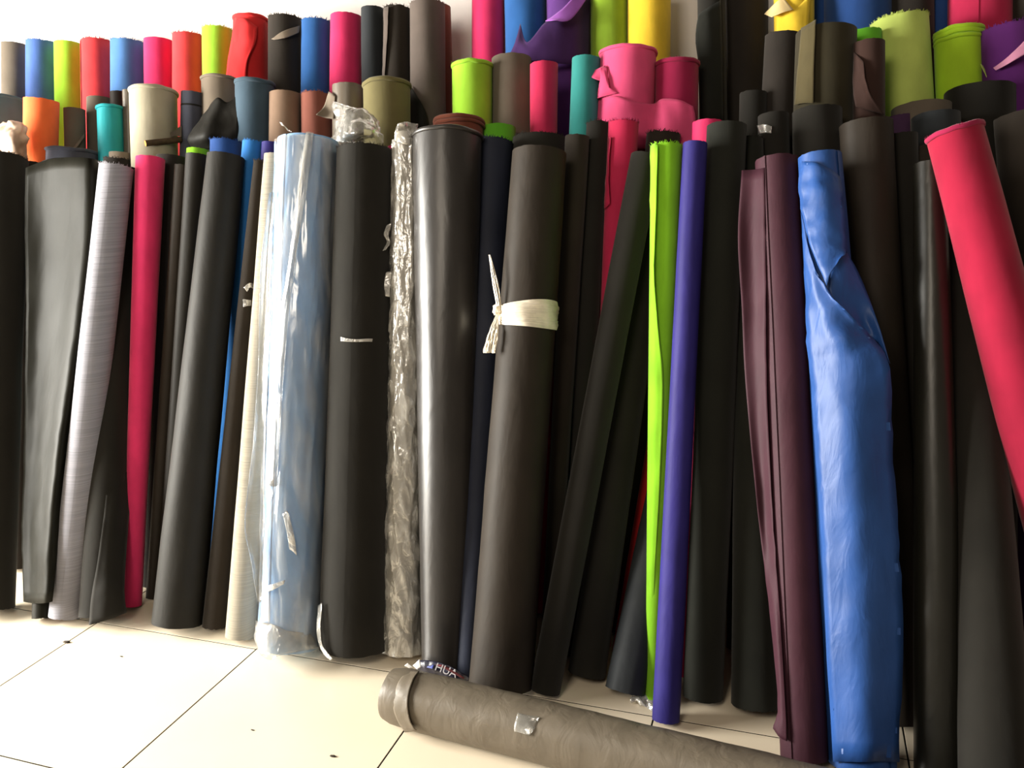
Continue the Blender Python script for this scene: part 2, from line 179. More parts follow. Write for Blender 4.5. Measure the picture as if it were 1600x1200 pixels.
SHEETS = [
 ('d9', 'loose_flap', 'red', 'matte', [[(-2.0178,2.8981,1.9545),(-1.9646,2.8951,1.9433),(-1.9346,2.9105,1.9168)], [(-2.0481,2.8963,1.8615),(-1.9754,2.8704,1.8489),(-1.9356,2.8904,1.8616)], [(-2.0548,2.866,1.7693),(-1.9954,2.8477,1.7595),(-1.9574,2.8577,1.789)], [(-2.0597,2.8487,1.6781),(-2.0036,2.8324,1.674),(-1.962,2.8398,1.6946)]], {}),
 ('d18', 'loose_flap', 'purpleshaded', 'matte', [[(-0.9282,2.9302,1.8524),(-0.8857,2.8671,1.7836),(-0.8266,2.8861,1.8443),(-0.771,2.8965,1.8491),(-0.7365,2.9489,1.9008),(-0.7083,3.0321,1.963)], [(-0.9278,2.8754,1.7955),(-0.8742,2.8557,1.7539),(-0.8193,2.8716,1.7872),(-0.7647,2.9026,1.8066),(-0.7306,2.9385,1.8205),(-0.7077,3.0158,1.841)], [(-0.9471,2.8687,1.7524),(-0.8784,2.8667,1.7237),(-0.8121,2.8642,1.7152),(-0.76,2.8873,1.7102),(-0.7274,2.9205,1.7113),(-0.7059,2.9852,1.7162)]], {}),  # same purple cloth, its shaded inner side darkened by colour
 ('d18', 'turned_fold', 'purplelight', 'matte', [[(-0.8257,2.8758,1.8447),(-0.7723,2.887,1.8787),(-0.7294,2.9479,1.9388)], [(-0.7866,2.8435,1.8391),(-0.7391,2.8723,1.8432),(-0.6976,2.958,1.9261)]], {}),
 ('c25', 'loose_flap', 'pink', 'matte', [[(-0.6537,2.6801,1.6703),(-0.6277,2.6872,1.662),(-0.5845,2.6791,1.6748)], [(-0.6422,2.6891,1.6502),(-0.615,2.6658,1.6374),(-0.5823,2.668,1.6265)]], {}),
 ('c25', 'folded_corner', 'pink', 'matte', [[(-0.5983,2.6706,1.6677),(-0.5916,2.6758,1.6714),(-0.5796,2.6744,1.6705)], [(-0.5969,2.6637,1.638),(-0.5791,2.6537,1.6324),(-0.5672,2.6519,1.6135)], [(-0.6088,2.6806,1.6034),(-0.592,2.6582,1.5972),(-0.5624,2.6475,1.6057)], [(-0.6214,2.7086,1.5762),(-0.5973,2.6642,1.5832),(-0.5396,2.6494,1.5901)]], {}),
 ('c25', 'hanging_drape', 'pink', 'matte', [[(-0.6216,2.7098,1.5875),(-0.5508,2.6476,1.5833),(-0.4933,2.648,1.5658),(-0.4435,2.6918,1.5585),(-0.4119,2.6838,1.5709),(-0.3627,2.6832,1.5647),(-0.3247,2.6954,1.5454)], [(-0.6188,2.6873,1.5337),(-0.548,2.6335,1.5278),(-0.491,2.6372,1.5162),(-0.4399,2.6729,1.5099),(-0.3998,2.6589,1.5111),(-0.3565,2.6712,1.5096),(-0.3158,2.6906,1.5049)], [(-0.5667,2.6107,1.4326),(-0.5268,2.6048,1.431),(-0.4828,2.6153,1.4296),(-0.4361,2.654,1.4284),(-0.3919,2.6386,1.4266),(-0.3523,2.6503,1.4253),(-0.3133,2.6672,1.4277)]], {}),
 ('d21', 'loose_sheet', 'blackgreen', 'matte', [[(-0.3352,2.8662,1.825),(-0.3062,2.8609,1.8401),(-0.271,2.8852,1.8626)], [(-0.3412,2.8633,1.7552),(-0.3025,2.846,1.7503),(-0.2628,2.8692,1.7576)], [(-0.3271,2.8436,1.6593),(-0.295,2.8332,1.6563),(-0.2564,2.8512,1.6556)], [(-0.3131,2.8178,1.5063),(-0.285,2.8088,1.5046),(-0.2479,2.8244,1.5036)]], {}),
 ('d23', 'cream_lining', 'cream', 'matte', [[(-0.1446,2.9514,1.8221),(-0.1102,2.9088,1.8455),(-0.0885,2.9075,1.8578)], [(-0.1189,2.8908,1.8022),(-0.0895,2.8804,1.8108),(-0.0571,2.8882,1.8183)]], {'label': 'cream lining turned outward'}),
 ('d23', 'loose_flap', 'yellow', 'matte', [[(-0.1019,2.917,1.8209),(-0.0573,2.8981,1.8198),(-0.0121,2.9245,1.8611)], [(-0.104,2.9074,1.7889),(-0.0558,2.8842,1.7908),(-0.0125,2.9,1.7968)], [(-0.1039,2.8921,1.7524),(-0.0569,2.8685,1.7423),(-0.0137,2.8824,1.7481)]], {}),
 ('c30', 'loose_strip', 'olivestrip', 'matte', [[(-0.0299,2.6444,1.732),(-0.012,2.6256,1.7379),(0.0071,2.6161,1.748)], [(-0.0336,2.6271,1.6378),(-0.0134,2.6055,1.6344),(0.008,2.5917,1.6317)], [(-0.0385,2.6134,1.5297),(-0.0133,2.5815,1.5316),(0.0114,2.5676,1.5295)]], {}),
 ('c31', 'loose_flap', 'chocolate', 'matte', [[(0.1081,2.631,1.6584),(0.1192,2.6137,1.646),(0.1321,2.5985,1.6307)], [(0.109,2.6197,1.6083),(0.1262,2.5959,1.5954),(0.1405,2.5784,1.5801)], [(0.1113,2.6015,1.5576),(0.136,2.5749,1.5479),(0.1566,2.5644,1.5364)], [(0.1193,2.5836,1.5167),(0.1523,2.5624,1.5041),(0.1909,2.5645,1.491)]], {}),
 ('c34', 'pale_lining', 'mauve', 'matte', [[(0.4693,2.7509,1.6076),(0.4995,2.7291,1.6327),(0.5387,2.7358,1.6754)], [(0.4743,2.7405,1.5998),(0.5045,2.7153,1.6165),(0.5418,2.7184,1.6383)]], {'label': 'pale pink lining turned outward'}),
 ('c33', 'torn_strip', 'limepale', 'matte', [[(0.4419,2.7806,1.6221),(0.4496,2.7859,1.6171)], [(0.4511,2.7768,1.6012),(0.459,2.7858,1.5999)], [(0.4623,2.7766,1.5806),(0.4706,2.7892,1.5828)]], {}),
 ('a5', 'corner_flap', 'black', 'matte', [[(-2.1009,2.0728,0.4637),(-2.0827,2.102,0.4549),(-2.0834,2.159,0.4459)], [(-2.0869,2.0289,0.3714),(-2.0648,2.0536,0.3638),(-2.0697,2.1165,0.3498)], [(-2.0734,1.9505,0.2082),(-2.0423,1.9704,0.2027),(-2.0299,2.0197,0.1811)], [(-2.0736,1.9091,0.1176),(-2.0272,1.9284,0.1252),(-2.0036,1.9714,0.0954)], [(-2.0665,1.8746,0.0325),(-2.0176,1.8973,0.0452),(-1.9937,1.9587,0.0425)]], {}),
 ('a3', 'draped_sheet', 'olivedark', 'soft', [[(-2.5557,2.37,1.4379),(-2.4883,2.38,1.4571),(-2.3811,2.37,1.4663),(-2.2642,2.355,1.4603),(-2.2594,2.41,1.4498)], [(-2.5391,2.31,1.2283),(-2.473,2.325,1.2267),(-2.3682,2.31,1.227),(-2.2457,2.285,1.2279),(-2.2455,2.34,1.2239)], [(-2.4906,2.22,0.9769),(-2.4367,2.235,0.9757),(-2.3429,2.22,0.9799),(-2.2308,2.19,0.987),(-2.235,2.25,0.9774)], [(-2.4635,2.14,0.7288),(-2.4157,2.15,0.7287),(-2.3324,2.13,0.7378),(-2.2352,2.1,0.75),(-2.2342,2.15,0.7377)], [(-2.4354,2.06,0.4849),(-2.3875,2.06,0.4887),(-2.3203,2.04,0.5009),(-2.2325,2.01,0.5182),(-2.2445,2.06,0.5002)], [(-2.3968,1.97,0.251),(-2.3576,1.97,0.2554),(-2.2893,1.945,0.274),(-2.2286,1.93,0.2874),(-2.2254,1.96,0.2747)], [(-2.3417,1.89,0.0677),(-2.3061,1.885,0.0707),(-2.2555,1.87,0.0834),(-2.2107,1.86,0.0972),(-2.2007,1.875,0.0953)]], {'wr': 0.5}),
 ('a26', 'loose_edge', 'lime', 'matte', [[(-0.3921,2.3449,1.4294),(-0.3778,2.3188,1.4349),(-0.3661,2.3086,1.4295)], [(-0.3821,2.2935,1.2628),(-0.3726,2.2768,1.2635),(-0.3626,2.2663,1.2639)], [(-0.3738,2.2522,1.0997),(-0.3663,2.2373,1.1016),(-0.3599,2.2283,1.1028)], [(-0.3662,2.2139,0.9534),(-0.3542,2.2019,0.956),(-0.3416,2.196,0.9575)], [(-0.3606,2.1789,0.789),(-0.3435,2.1661,0.7933),(-0.3247,2.1716,0.8273)], [(-0.3471,2.1195,0.5616),(-0.3361,2.1138,0.5647),(-0.3209,2.1126,0.5666)], [(-0.3397,2.0668,0.3311),(-0.3323,2.0627,0.3341),(-0.3239,2.0624,0.3353)], [(-0.337,2.0473,0.1927),(-0.3287,2.0382,0.199),(-0.3203,2.0381,0.2004)]], {}),
 ('a30', 'loose_overlap', 'maroon', 'satin', [[(-0.1539,2.3168,1.3604),(-0.1253,2.3105,1.3613),(-0.098,2.2859,1.3653)], [(-0.1538,2.2555,1.198),(-0.1214,2.2615,1.1974),(-0.0861,2.2292,1.1998)], [(-0.1349,2.1981,1.0284),(-0.1057,2.1998,1.0287),(-0.0756,2.1714,1.0338)], [(-0.1155,2.1356,0.8466),(-0.091,2.1331,0.8484),(-0.0646,2.113,0.8547)], [(-0.0704,2.0352,0.5517),(-0.0541,2.0399,0.5515),(-0.0357,2.0112,0.5649)], [(-0.0298,1.9556,0.3244),(-0.0179,1.93,0.3399),(-0.0063,1.9254,0.344)], [(-0.0019,1.8713,0.1405),(0.0073,1.8526,0.1377),(0.0172,1.8501,0.1412)], [(-0.0091,1.8551,0.0847),(0.0061,1.8354,0.0776),(0.0234,1.8273,0.0766)]], {}),
 ('a31', 'curling_sheet', 'royal', 'coat', [[(-0.0065,2.2249,1.2609),(0.02,2.1735,1.166),(0.0579,2.1164,1.0813)], [(0.0053,2.1852,1.142),(0.0446,2.1273,1.0705),(0.0987,2.1054,1.0448)], [(0.0206,2.1349,0.9798),(0.0872,2.0845,0.9912),(0.1605,2.1072,0.9832)], [(0.0343,2.097,0.8792),(0.1161,2.052,0.9014),(0.2035,2.0747,0.9136)], [(0.0534,2.0425,0.7226),(0.1344,2.0008,0.7422),(0.2203,2.057,0.7305)], [(0.0777,1.9707,0.513),(0.1578,1.9426,0.5347),(0.2429,1.9811,0.5274)], [(0.0975,1.904,0.3054),(0.1749,1.8754,0.334),(0.2607,1.9242,0.3196)], [(0.1249,1.8203,0.0488),(0.1888,1.7926,0.0831),(0.2607,1.8295,0.0711)]], {'wr': 1}),
 ('a31', 'upper_fold', 'royal', 'coat', [[(-0.0094,2.26,1.3779),(0.0345,2.2377,1.3706),(0.0808,2.2483,1.3425)], [(-0.0153,2.2431,1.318),(0.0388,2.2045,1.306),(0.0893,2.2158,1.2749)], [(0.0019,2.2036,1.2393),(0.0486,2.1695,1.2188),(0.0983,2.1757,1.1912)], [(0.0256,2.1615,1.1672),(0.06,2.1394,1.1546),(0.0987,2.1559,1.1722)], [(0.0585,2.1164,1.0963),(0.0643,2.1212,1.1195),(0.0904,2.1431,1.1617)]], {'wr': 1}),
 ('a31', 'inner_layer', 'royal', 'coat', [[(0.0748,2.1693,1.156),(0.0888,2.1753,1.1614),(0.1031,2.1873,1.1662)], [(0.0674,2.1391,1.0722),(0.1035,2.1565,1.0915),(0.1384,2.1923,1.1023)], [(0.1184,2.1337,1.0135),(0.1479,2.1602,1.0127),(0.1794,2.1416,1.0015)], [(0.1529,2.1499,0.9687),(0.18,2.13,0.9612),(0.2039,2.087,0.9228)]], {}),
 ('c15', 'pointed_corner', 'taupe', 'matte', [[(-1.525,2.6759,1.6521),(-1.5048,2.6605,1.6438),(-1.4917,2.6572,1.6348)], [(-1.5327,2.6482,1.604),(-1.5161,2.6515,1.5952),(-1.4939,2.6504,1.594)], [(-1.547,2.6188,1.5768),(-1.5279,2.6422,1.5667),(-1.4961,2.6447,1.5613)]], {}),
 ('d10', 'torn_flap', 'taupe', 'satin', [[(-1.8596,2.8793,1.8657),(-1.8089,2.888,1.8912),(-1.7726,2.9397,1.9127)], [(-1.8449,2.8726,1.8617),(-1.8003,2.8787,1.8657),(-1.7688,2.9207,1.886)]], {}),
 ('d14', 'slit_edge', 'taupedark', 'matte', [[(-1.4183,2.9128,1.94),(-1.4078,2.9066,1.9402),(-1.3953,2.9013,1.9404)], [(-1.4217,2.8997,1.8385),(-1.4097,2.8902,1.8364),(-1.3994,2.8842,1.835)], [(-1.4326,2.892,1.7072),(-1.4198,2.8761,1.7051),(-1.4114,2.8692,1.704)]], {}),
 ('d15', 'black_flap', 'black', 'matte', [[(-1.3115,2.8556,1.6718),(-1.2976,2.8453,1.6618),(-1.2834,2.8381,1.6438)], [(-1.3072,2.8372,1.6052),(-1.2723,2.8229,1.5963),(-1.2434,2.8212,1.5864)], [(-1.3038,2.8178,1.5196),(-1.2648,2.8069,1.5218),(-1.2305,2.8109,1.5268)]], {}),
 ('c9', 'curled_corner', 'greybrown', 'matte', [[(-2.1354,2.6148,1.5442),(-2.1262,2.632,1.553),(-2.104,2.6411,1.5676)], [(-2.1302,2.6122,1.5287),(-2.1165,2.6231,1.5328),(-2.1013,2.6304,1.528)]], {}),
 ('c3', 'diagonal_fold', 'taupe', 'matte', [[(-2.6484,2.7151,1.5332),(-2.6411,2.7268,1.5497),(-2.6421,2.747,1.5668)], [(-2.667,2.69,1.5005),(-2.6469,2.7036,1.5141),(-2.637,2.7389,1.5522)]], {}),
 ('a22', 'loose_edge', 'crimsonpink', 'matte', [[(-0.5365,2.4978,1.4599),(-0.5313,2.4906,1.4613),(-0.5265,2.4855,1.461)], [(-0.5408,2.4817,1.3629),(-0.5343,2.4688,1.3629),(-0.5295,2.4637,1.3628)], [(-0.5426,2.4623,1.2633),(-0.5343,2.4499,1.2674),(-0.5216,2.4429,1.2782)]], {}),
 ('a13', 'plastic_fold', 'film', 'film', [[(-1.3818,2.2741,1.5046),(-1.3705,2.2764,1.5042),(-1.3635,2.2854,1.5006)], [(-1.3909,2.2225,1.3539),(-1.3765,2.2197,1.3537),(-1.3686,2.2339,1.3495)], [(-1.4002,2.1795,1.2109),(-1.3851,2.1726,1.2114),(-1.3805,2.1847,1.2067)], [(-1.4112,2.1422,1.0859),(-1.3972,2.1371,1.0867),(-1.3904,2.1457,1.082)], [(-1.4254,2.1128,0.9782),(-1.4088,2.1072,0.9796),(-1.3957,2.1126,0.9752)], [(-1.4332,2.0676,0.7979),(-1.4143,2.059,0.8009),(-1.4013,2.0652,0.8)], [(-1.4313,1.9896,0.5112),(-1.4151,1.9821,0.5155),(-1.4025,1.9858,0.5153)]], {}),
 ('a13', 'plastic_wing', 'film', 'film', [[(-1.4836,2.2363,1.3374),(-1.4874,2.229,1.3377),(-1.4881,2.2164,1.3345)], [(-1.4738,2.1677,1.1007),(-1.5015,2.1826,1.0987),(-1.4991,2.1505,1.1026)], [(-1.4637,2.0991,0.8658),(-1.488,2.1087,0.8628),(-1.5011,2.1022,0.8637)], [(-1.4613,2.0323,0.6121),(-1.4875,2.0351,0.6289),(-1.4882,2.0118,0.6167)], [(-1.4423,1.9644,0.401),(-1.4752,1.9583,0.4),(-1.4947,1.9449,0.4135)], [(-1.439,1.9346,0.294),(-1.4531,1.9253,0.2865),(-1.46,1.9101,0.3029)], [(-1.4355,1.9045,0.1874),(-1.4457,1.9064,0.185),(-1.4502,1.9036,0.1858)]], {}),
 ('a13', 'plastic_ruffle', 'film', 'film', [[(-1.4517,1.89,0.1313),(-1.3872,1.8755,0.1386),(-1.3432,1.886,0.1191),(-1.3011,1.9357,0.0875)], [(-1.435,1.8557,0.0913),(-1.3781,1.844,0.0908),(-1.3414,1.8661,0.0961),(-1.2902,1.9416,0.0609)], [(-1.415,1.8437,0.0646),(-1.3751,1.8326,0.0513),(-1.3424,1.8493,0.065),(-1.2881,1.9483,0.0364)]], {'wr': 1.2}),
 ('a13', 'plastic_top', 'film', 'film', [[(-1.4391,2.2317,1.534),(-1.4302,2.2305,1.53),(-1.4249,2.237,1.5194),(-1.4254,2.2562,1.5112)], [(-1.4347,2.2329,1.5232),(-1.4243,2.2327,1.5193),(-1.4222,2.2441,1.5089),(-1.4166,2.2549,1.5055)]], {}),
 ('a13', 'tie_tape', 'film2', 'film', [[(-1.4259,1.9018,0.2348),(-1.3902,1.8992,0.2509),(-1.3526,1.9119,0.2636)], [(-1.4219,1.8968,0.2217),(-1.387,1.895,0.2354),(-1.3559,1.9086,0.2528)]], {}),
 ('a13', 'tape_patch', 'film2', 'film', [[(-1.3762,1.9654,0.4412),(-1.3662,1.9711,0.4498),(-1.3584,1.9697,0.4354)], [(-1.3618,1.9548,0.3939),(-1.3517,1.9588,0.3933),(-1.3417,1.9605,0.3778)], [(-1.3528,1.9455,0.3435),(-1.3427,1.9482,0.3354),(-1.3331,1.951,0.3234)]], {}),
 ('a14', 'strap', 'film2', 'film', [[(-1.2404,2.1333,0.9311),(-1.2121,2.13,0.9271),(-1.1856,2.1373,0.9246),(-1.1567,2.1597,0.9231),(-1.1324,2.2146,0.9056)], [(-1.2391,2.1291,0.9189),(-1.2119,2.1282,0.9181),(-1.1854,2.1359,0.9175),(-1.1564,2.1579,0.9141),(-1.1313,2.2114,0.8987)]], {}),
 ('a14', 'loose_ribbon', 'film2', 'film', [[(-1.2766,1.9481,0.1748),(-1.2539,1.9341,0.1935)], [(-1.2735,1.9279,0.1269),(-1.2516,1.9149,0.1434)], [(-1.2621,1.9095,0.0878),(-1.2454,1.9009,0.0994)], [(-1.2425,1.8963,0.0577),(-1.2314,1.8936,0.0713)], [(-1.2113,1.8834,0.0461),(-1.2024,1.8834,0.0536)]], {}),
 ('a16', 'loose_ribbon', 'film2', 'film', [[(-1.1233,2.0262,0.1988),(-1.1086,2.0271,0.2085)], [(-1.1214,2.0195,0.1512),(-1.1112,2.0244,0.1542)], [(-1.115,2.0122,0.1044),(-1.1009,2.0103,0.1138)], [(-1.0958,1.993,0.0663),(-1.0854,1.9942,0.0755)]], {}),
 ('a16', 'film_tab', 'film2', 'film', [[(-1.1435,2.2769,1.2347),(-1.1292,2.2822,1.2415)], [(-1.1464,2.2625,1.2102),(-1.1395,2.2816,1.2086)], [(-1.1467,2.2763,1.187),(-1.1332,2.2693,1.1839)], [(-1.1481,2.2509,1.1636),(-1.1425,2.2608,1.1663)]], {}),
 ('a16', 'film_tab', 'film2', 'film', [[(-1.1417,2.2498,1.1028),(-1.1225,2.2485,1.1049)], [(-1.1442,2.2371,1.0672),(-1.1269,2.2435,1.0665)], [(-1.1409,2.2339,1.0341),(-1.1285,2.2376,1.0319)]], {}),
 ('a16', 'film_top', 'film2', 'film', [[(-1.1094,2.323,1.5174),(-1.0927,2.3394,1.5225),(-1.0717,2.3715,1.5158)], [(-1.1168,2.3184,1.4948),(-1.0946,2.3399,1.498),(-1.0707,2.3665,1.4942)], [(-1.1257,2.3243,1.467),(-1.0931,2.3312,1.4588),(-1.0707,2.3614,1.4585)]], {'wr': 2}),
 ('a11', 'tape_tab', 'film2', 'film', [[(-1.6416,2.2617,1.0499),(-1.6286,2.2753,1.0623),(-1.6214,2.3032,1.0486),(-1.612,2.3083,1.0379)], [(-1.6329,2.2634,1.0358),(-1.6261,2.2727,1.0486),(-1.6209,2.2964,1.0334),(-1.6174,2.2997,1.0228)]], {}),
 ('a11', 'tape_band', 'film2', 'film', [[(-1.6471,2.2597,1.014),(-1.6366,2.2644,1.0115),(-1.6292,2.2766,1.0078)], [(-1.646,2.2538,0.9888),(-1.6355,2.2595,0.9921),(-1.6292,2.2736,0.99)]], {}),
 ('b15', 'tape_patch', 'film', 'film', [[(-0.1307,2.5167,1.4759),(-0.1094,2.4857,1.4771),(-0.0908,2.4786,1.4711)], [(-0.1221,2.4939,1.4548),(-0.1066,2.4785,1.4554),(-0.0915,2.4732,1.453)]], {}),
]
PTS = {
 'lying': [(-0.9521,1.7512,0.072), (-0.4479,1.7009,0.072)],
 'knot': [(-0.7766,2.1766,1.0117)],
 'tail_up': [(-0.7659,2.1632,1.0245), (-0.7792,2.1765,1.0883), (-0.8029,2.2039,1.1576)],
 'tail_down': [(-0.773,2.1651,0.9996), (-0.7762,2.1383,0.9552), (-0.7852,2.122,0.9037)],
 'stick': [(-2.175,2.5288,1.5071), (-2.1077,2.6334,1.5196)],
 'letters': [(-0.8928,1.8966,0.064), (-0.8362,1.9034,0.046), (-0.8952,1.9084,0.078)],
 'lint': [(-2.1031,1.8157,0), (-1.8745,1.797,0), (-1.2809,1.6051,0), (-1.0286,1.572,0)],
}
PTS_ROWS = {
 'bag': [[(-1.4138,2.5,1.605),(-1.3263,2.44,1.5838),(-1.2793,2.46,1.5695),(-1.2626,2.5,1.5443)], [(-1.3962,2.47,1.5606),(-1.3014,2.4,1.5418),(-1.2526,2.42,1.533),(-1.2357,2.46,1.5152)], [(-1.3835,2.44,1.5115),(-1.2786,2.36,1.5028),(-1.23,2.38,1.5013),(-1.2088,2.42,1.4906)], [(-1.3973,2.42,1.4793),(-1.3071,2.4,1.4755),(-1.2429,2.4,1.4693),(-1.2065,2.42,1.4646)]],
 'cream_bag': [[(-2.8681,2.52,1.5925),(-2.7634,2.5,1.6005),(-2.7136,2.5,1.6071),(-2.7067,2.54,1.5906)], [(-2.8314,2.48,1.5515),(-2.718,2.45,1.5528),(-2.6749,2.46,1.5557),(-2.6851,2.52,1.5488)], [(-2.8959,2.52,1.4747),(-2.7928,2.5,1.4713),(-2.7382,2.5,1.4695),(-2.7209,2.54,1.469)]],
 'black_fold': [[(-2.0035,2.66,1.6156),(-1.9336,2.63,1.6506),(-1.9012,2.64,1.6348),(-1.8651,2.66,1.6636)], [(-2.0282,2.62,1.5635),(-1.9514,2.6,1.5847),(-1.9135,2.62,1.588),(-1.8615,2.64,1.5991)], [(-2.0508,2.6,1.5209),(-1.9553,2.56,1.5246),(-1.9086,2.59,1.5361),(-1.8574,2.62,1.5391)], [(-2.0476,2.61,1.4864),(-1.9868,2.6,1.4819),(-1.9187,2.6,1.4773),(-1.8752,2.63,1.4761)]],
 'scrap': [[(-0.3706,2.0021,0.012),(-0.351,2.0075,0.016),(-0.3295,2.0014,0.02),(-0.3133,2.0065,0.012)], [(-0.3707,1.9846,0.008),(-0.347,1.9852,0.012),(-0.3272,1.988,0.01),(-0.3097,1.9844,0.008)], [(-0.3645,1.9881,0.003),(-0.3389,1.9779,0.003),(-0.32,1.9661,0.003),(-0.3055,1.9589,0.003)]],
 'print_bag': [[(-0.96,1.9268,0.064),(-0.9143,1.9129,0.078),(-0.8674,1.9097,0.076),(-0.8298,1.9079,0.062),(-0.7994,1.9138,0.042)], [(-0.9589,1.9139,0.05),(-0.9105,1.9014,0.058),(-0.8651,1.9014,0.054),(-0.8309,1.9082,0.042),(-0.8058,1.9187,0.026)], [(-0.9725,1.9294,0.01),(-0.9231,1.9239,0.01),(-0.8746,1.9184,0.01),(-0.8359,1.9168,0.01),(-0.8046,1.9132,0.006)]],
 'white_corner': [[(-0.9741,1.8751,0.075),(-0.9672,1.8818,0.08)], [(-0.9588,1.8747,0.07),(-0.9515,1.8799,0.072)]],
 'white_corner2': [[(-0.9527,1.8827,0.074),(-0.9392,1.9009,0.085)], [(-0.9374,1.8776,0.068),(-0.9295,1.886,0.072)]],
 'red_border': [[(-0.9408,1.9189,0.066),(-0.8903,1.9099,0.074),(-0.8553,1.9069,0.068),(-0.8103,1.9043,0.048)], [(-0.9379,1.9164,0.064),(-0.888,1.9041,0.072),(-0.8565,1.9002,0.066),(-0.8127,1.9006,0.046)]],
 'blue_print': [[(-0.9266,1.913,0.066),(-0.8994,1.9041,0.072)], [(-0.9278,1.9062,0.06),(-0.8994,1.8946,0.066)]],
}


# ------------------------------------------------------------------ colours (sRGB) and materials
RGB = dict(
 black=(31,29,25), blackgreen=(29,30,25), charcoal=(42,37,33), brownblack=(44,38,32), greyblack=(44,41,39),
 olivedark=(27,26,20), heather=(136,135,143), beigeheather=(146,138,122), greyheather=(190,184,172),
 magenta=(206,48,98), crimsonpink=(186,40,78), crimson=(150,30,70), pink=(216,78,122), coral=(212,62,66), red=(206,44,46),
 lime=(128,190,36), limeyellow=(152,202,54), limegreen=(100,178,44), limepale=(186,204,104), limedeep=(166,206,44), limeolive=(138,172,48),
 yellow=(236,200,58), orange=(250,116,62), cream=(222,196,140), mauve=(196,130,160),
 lightblue=(140,180,222), royal=(38,76,140), cobalt=(74,104,168), steelblue=(74,116,170), midblue=(40,88,148), blue=(38,72,132), skyblue=(40,104,170),
 indigo=(44,38,106), navydark=(36,40,54), slate=(74,76,88), slateblue=(62,80,94), slatedark=(42,45,48),
 teal=(44,164,172), tealdull=(48,130,126), tealgrey=(74,110,122),
 greybrown=(104,94,82), taupe=(126,114,100), taupedark=(90,80,74), palegrey=(168,160,138), cocoa=(128,104,86), redbrown=(120,70,58), rust=(112,60,44),
 olive=(106,98,64), olivebrown=(50,45,30), chocolate=(54,36,31), maroon=(62,34,44), plumdark=(66,42,70),
 purple=(86,48,114), purplelight=(150,84,176), purpledeep=(84,30,98),
 olivestrip=(78,70,46), hotcoral=(150,24,54), purpleshaded=(64,36,86), lyinggrey=(100,91,78), film=(245,242,232), film2=(246,240,226),
)
def lin(c):
    return tuple(((v / 255) / 12.92 if v / 255 <= .04045 else ((v / 255 + .055) / 1.055) ** 2.4) for v in c) + (1,)

MATS = {}
FIN = dict(matte=(.85, .16, .0), satin=(.60, .17, .0), soft=(.48, .085, .0), coat=(.46, .34, .0), gloss=(.36, .55, .0), heather=(.85, .25, .0))
def new_mat(name):
    m = bpy.data.materials.new(name); m.use_nodes = True
    nt = m.node_tree
    for n in list(nt.nodes): nt.nodes.remove(n)
    out = nt.nodes.new('ShaderNodeOutputMaterial')
    return m, nt, out
def cloth_mat(col, fin):
    k = (col, fin)
    if k in MATS: return MATS[k]
    m, nt, out = new_mat('cloth_%s_%s' % k)
    N = nt.nodes.new; Lk = nt.links.new
    b = N('ShaderNodeBsdfPrincipled')
    rough, spec, _ = FIN[fin]
    b.inputs['Roughness'].default_value = rough
    b.inputs['Specular IOR Level'].default_value = spec
    if fin in ('matte', 'heather'):
        b.inputs['Sheen Weight'].default_value = .12
        b.inputs['Sheen Roughness'].default_value = .5
    tc = N('ShaderNodeTexCoord')
    base = lin(RGB[col])
    # soft blotchy variation of the dye, and for the heathered cloth fine streaks across the roll
    mp = N('ShaderNodeMapping'); Lk(tc.outputs['Object'], mp.inputs[0])
    mp.inputs['Scale'].default_value = (5, 5, 420) if fin == 'heather' else (14, 14, 9)
    nz = N('ShaderNodeTexNoise'); Lk(mp.outputs[0], nz.inputs['Vector'])
    nz.inputs['Scale'].default_value = 1.0; nz.inputs['Detail'].default_value = 4
    rp = N('ShaderNodeValToRGB')
    lo, hi = (.80, 1.12) if fin == 'heather' else (.88, 1.10)
    rp.color_ramp.elements[0].position = .32; rp.color_ramp.elements[1].position = .68
    rp.color_ramp.elements[0].color = tuple(min(1, c * lo) for c in base[:3]) + (1,)
    rp.color_ramp.elements[1].color = tuple(min(1, c * hi) for c in base[:3]) + (1,)
    Lk(nz.outputs[0], rp.inputs[0]); Lk(rp.outputs[0], b.inputs['Base Color'])
    # weave plus soft creases
    n2 = N('ShaderNodeTexNoise'); Lk(tc.outputs['Object'], n2.inputs['Vector'])
    n2.inputs['Scale'].default_value = 900; n2.inputs['Detail'].default_value = 1
    n3 = N('ShaderNodeTexNoise')
    mp3 = N('ShaderNodeMapping'); Lk(tc.outputs['Object'], mp3.inputs[0]); mp3.inputs['Scale'].default_value = (22, 22, 7)
    Lk(mp3.outputs[0], n3.inputs['Vector']); n3.inputs['Scale'].default_value = 1; n3.inputs['Detail'].default_value = 3
    n3.inputs['Distortion'].default_value = .8
    b1 = N('ShaderNodeBump'); b1.inputs['Strength'].default_value = .10; b1.inputs['Distance'].default_value = .001
    Lk(n2.outputs[0], b1.inputs['Height'])
    b2 = N('ShaderNodeBump'); b2.inputs['Strength'].default_value = {'coat': .45, 'gloss': .22, 'satin': .25}.get(fin, .15); b2.inputs['Distance'].default_value = .006
    Lk(n3.outputs[0], b2.inputs['Height']); Lk(b1.outputs[0], b2.inputs['Normal'])
    Lk(b2.outputs[0], b.inputs['Normal'])
    Lk(b.outputs[0], out.inputs[0])
    MATS[k] = m
    return m

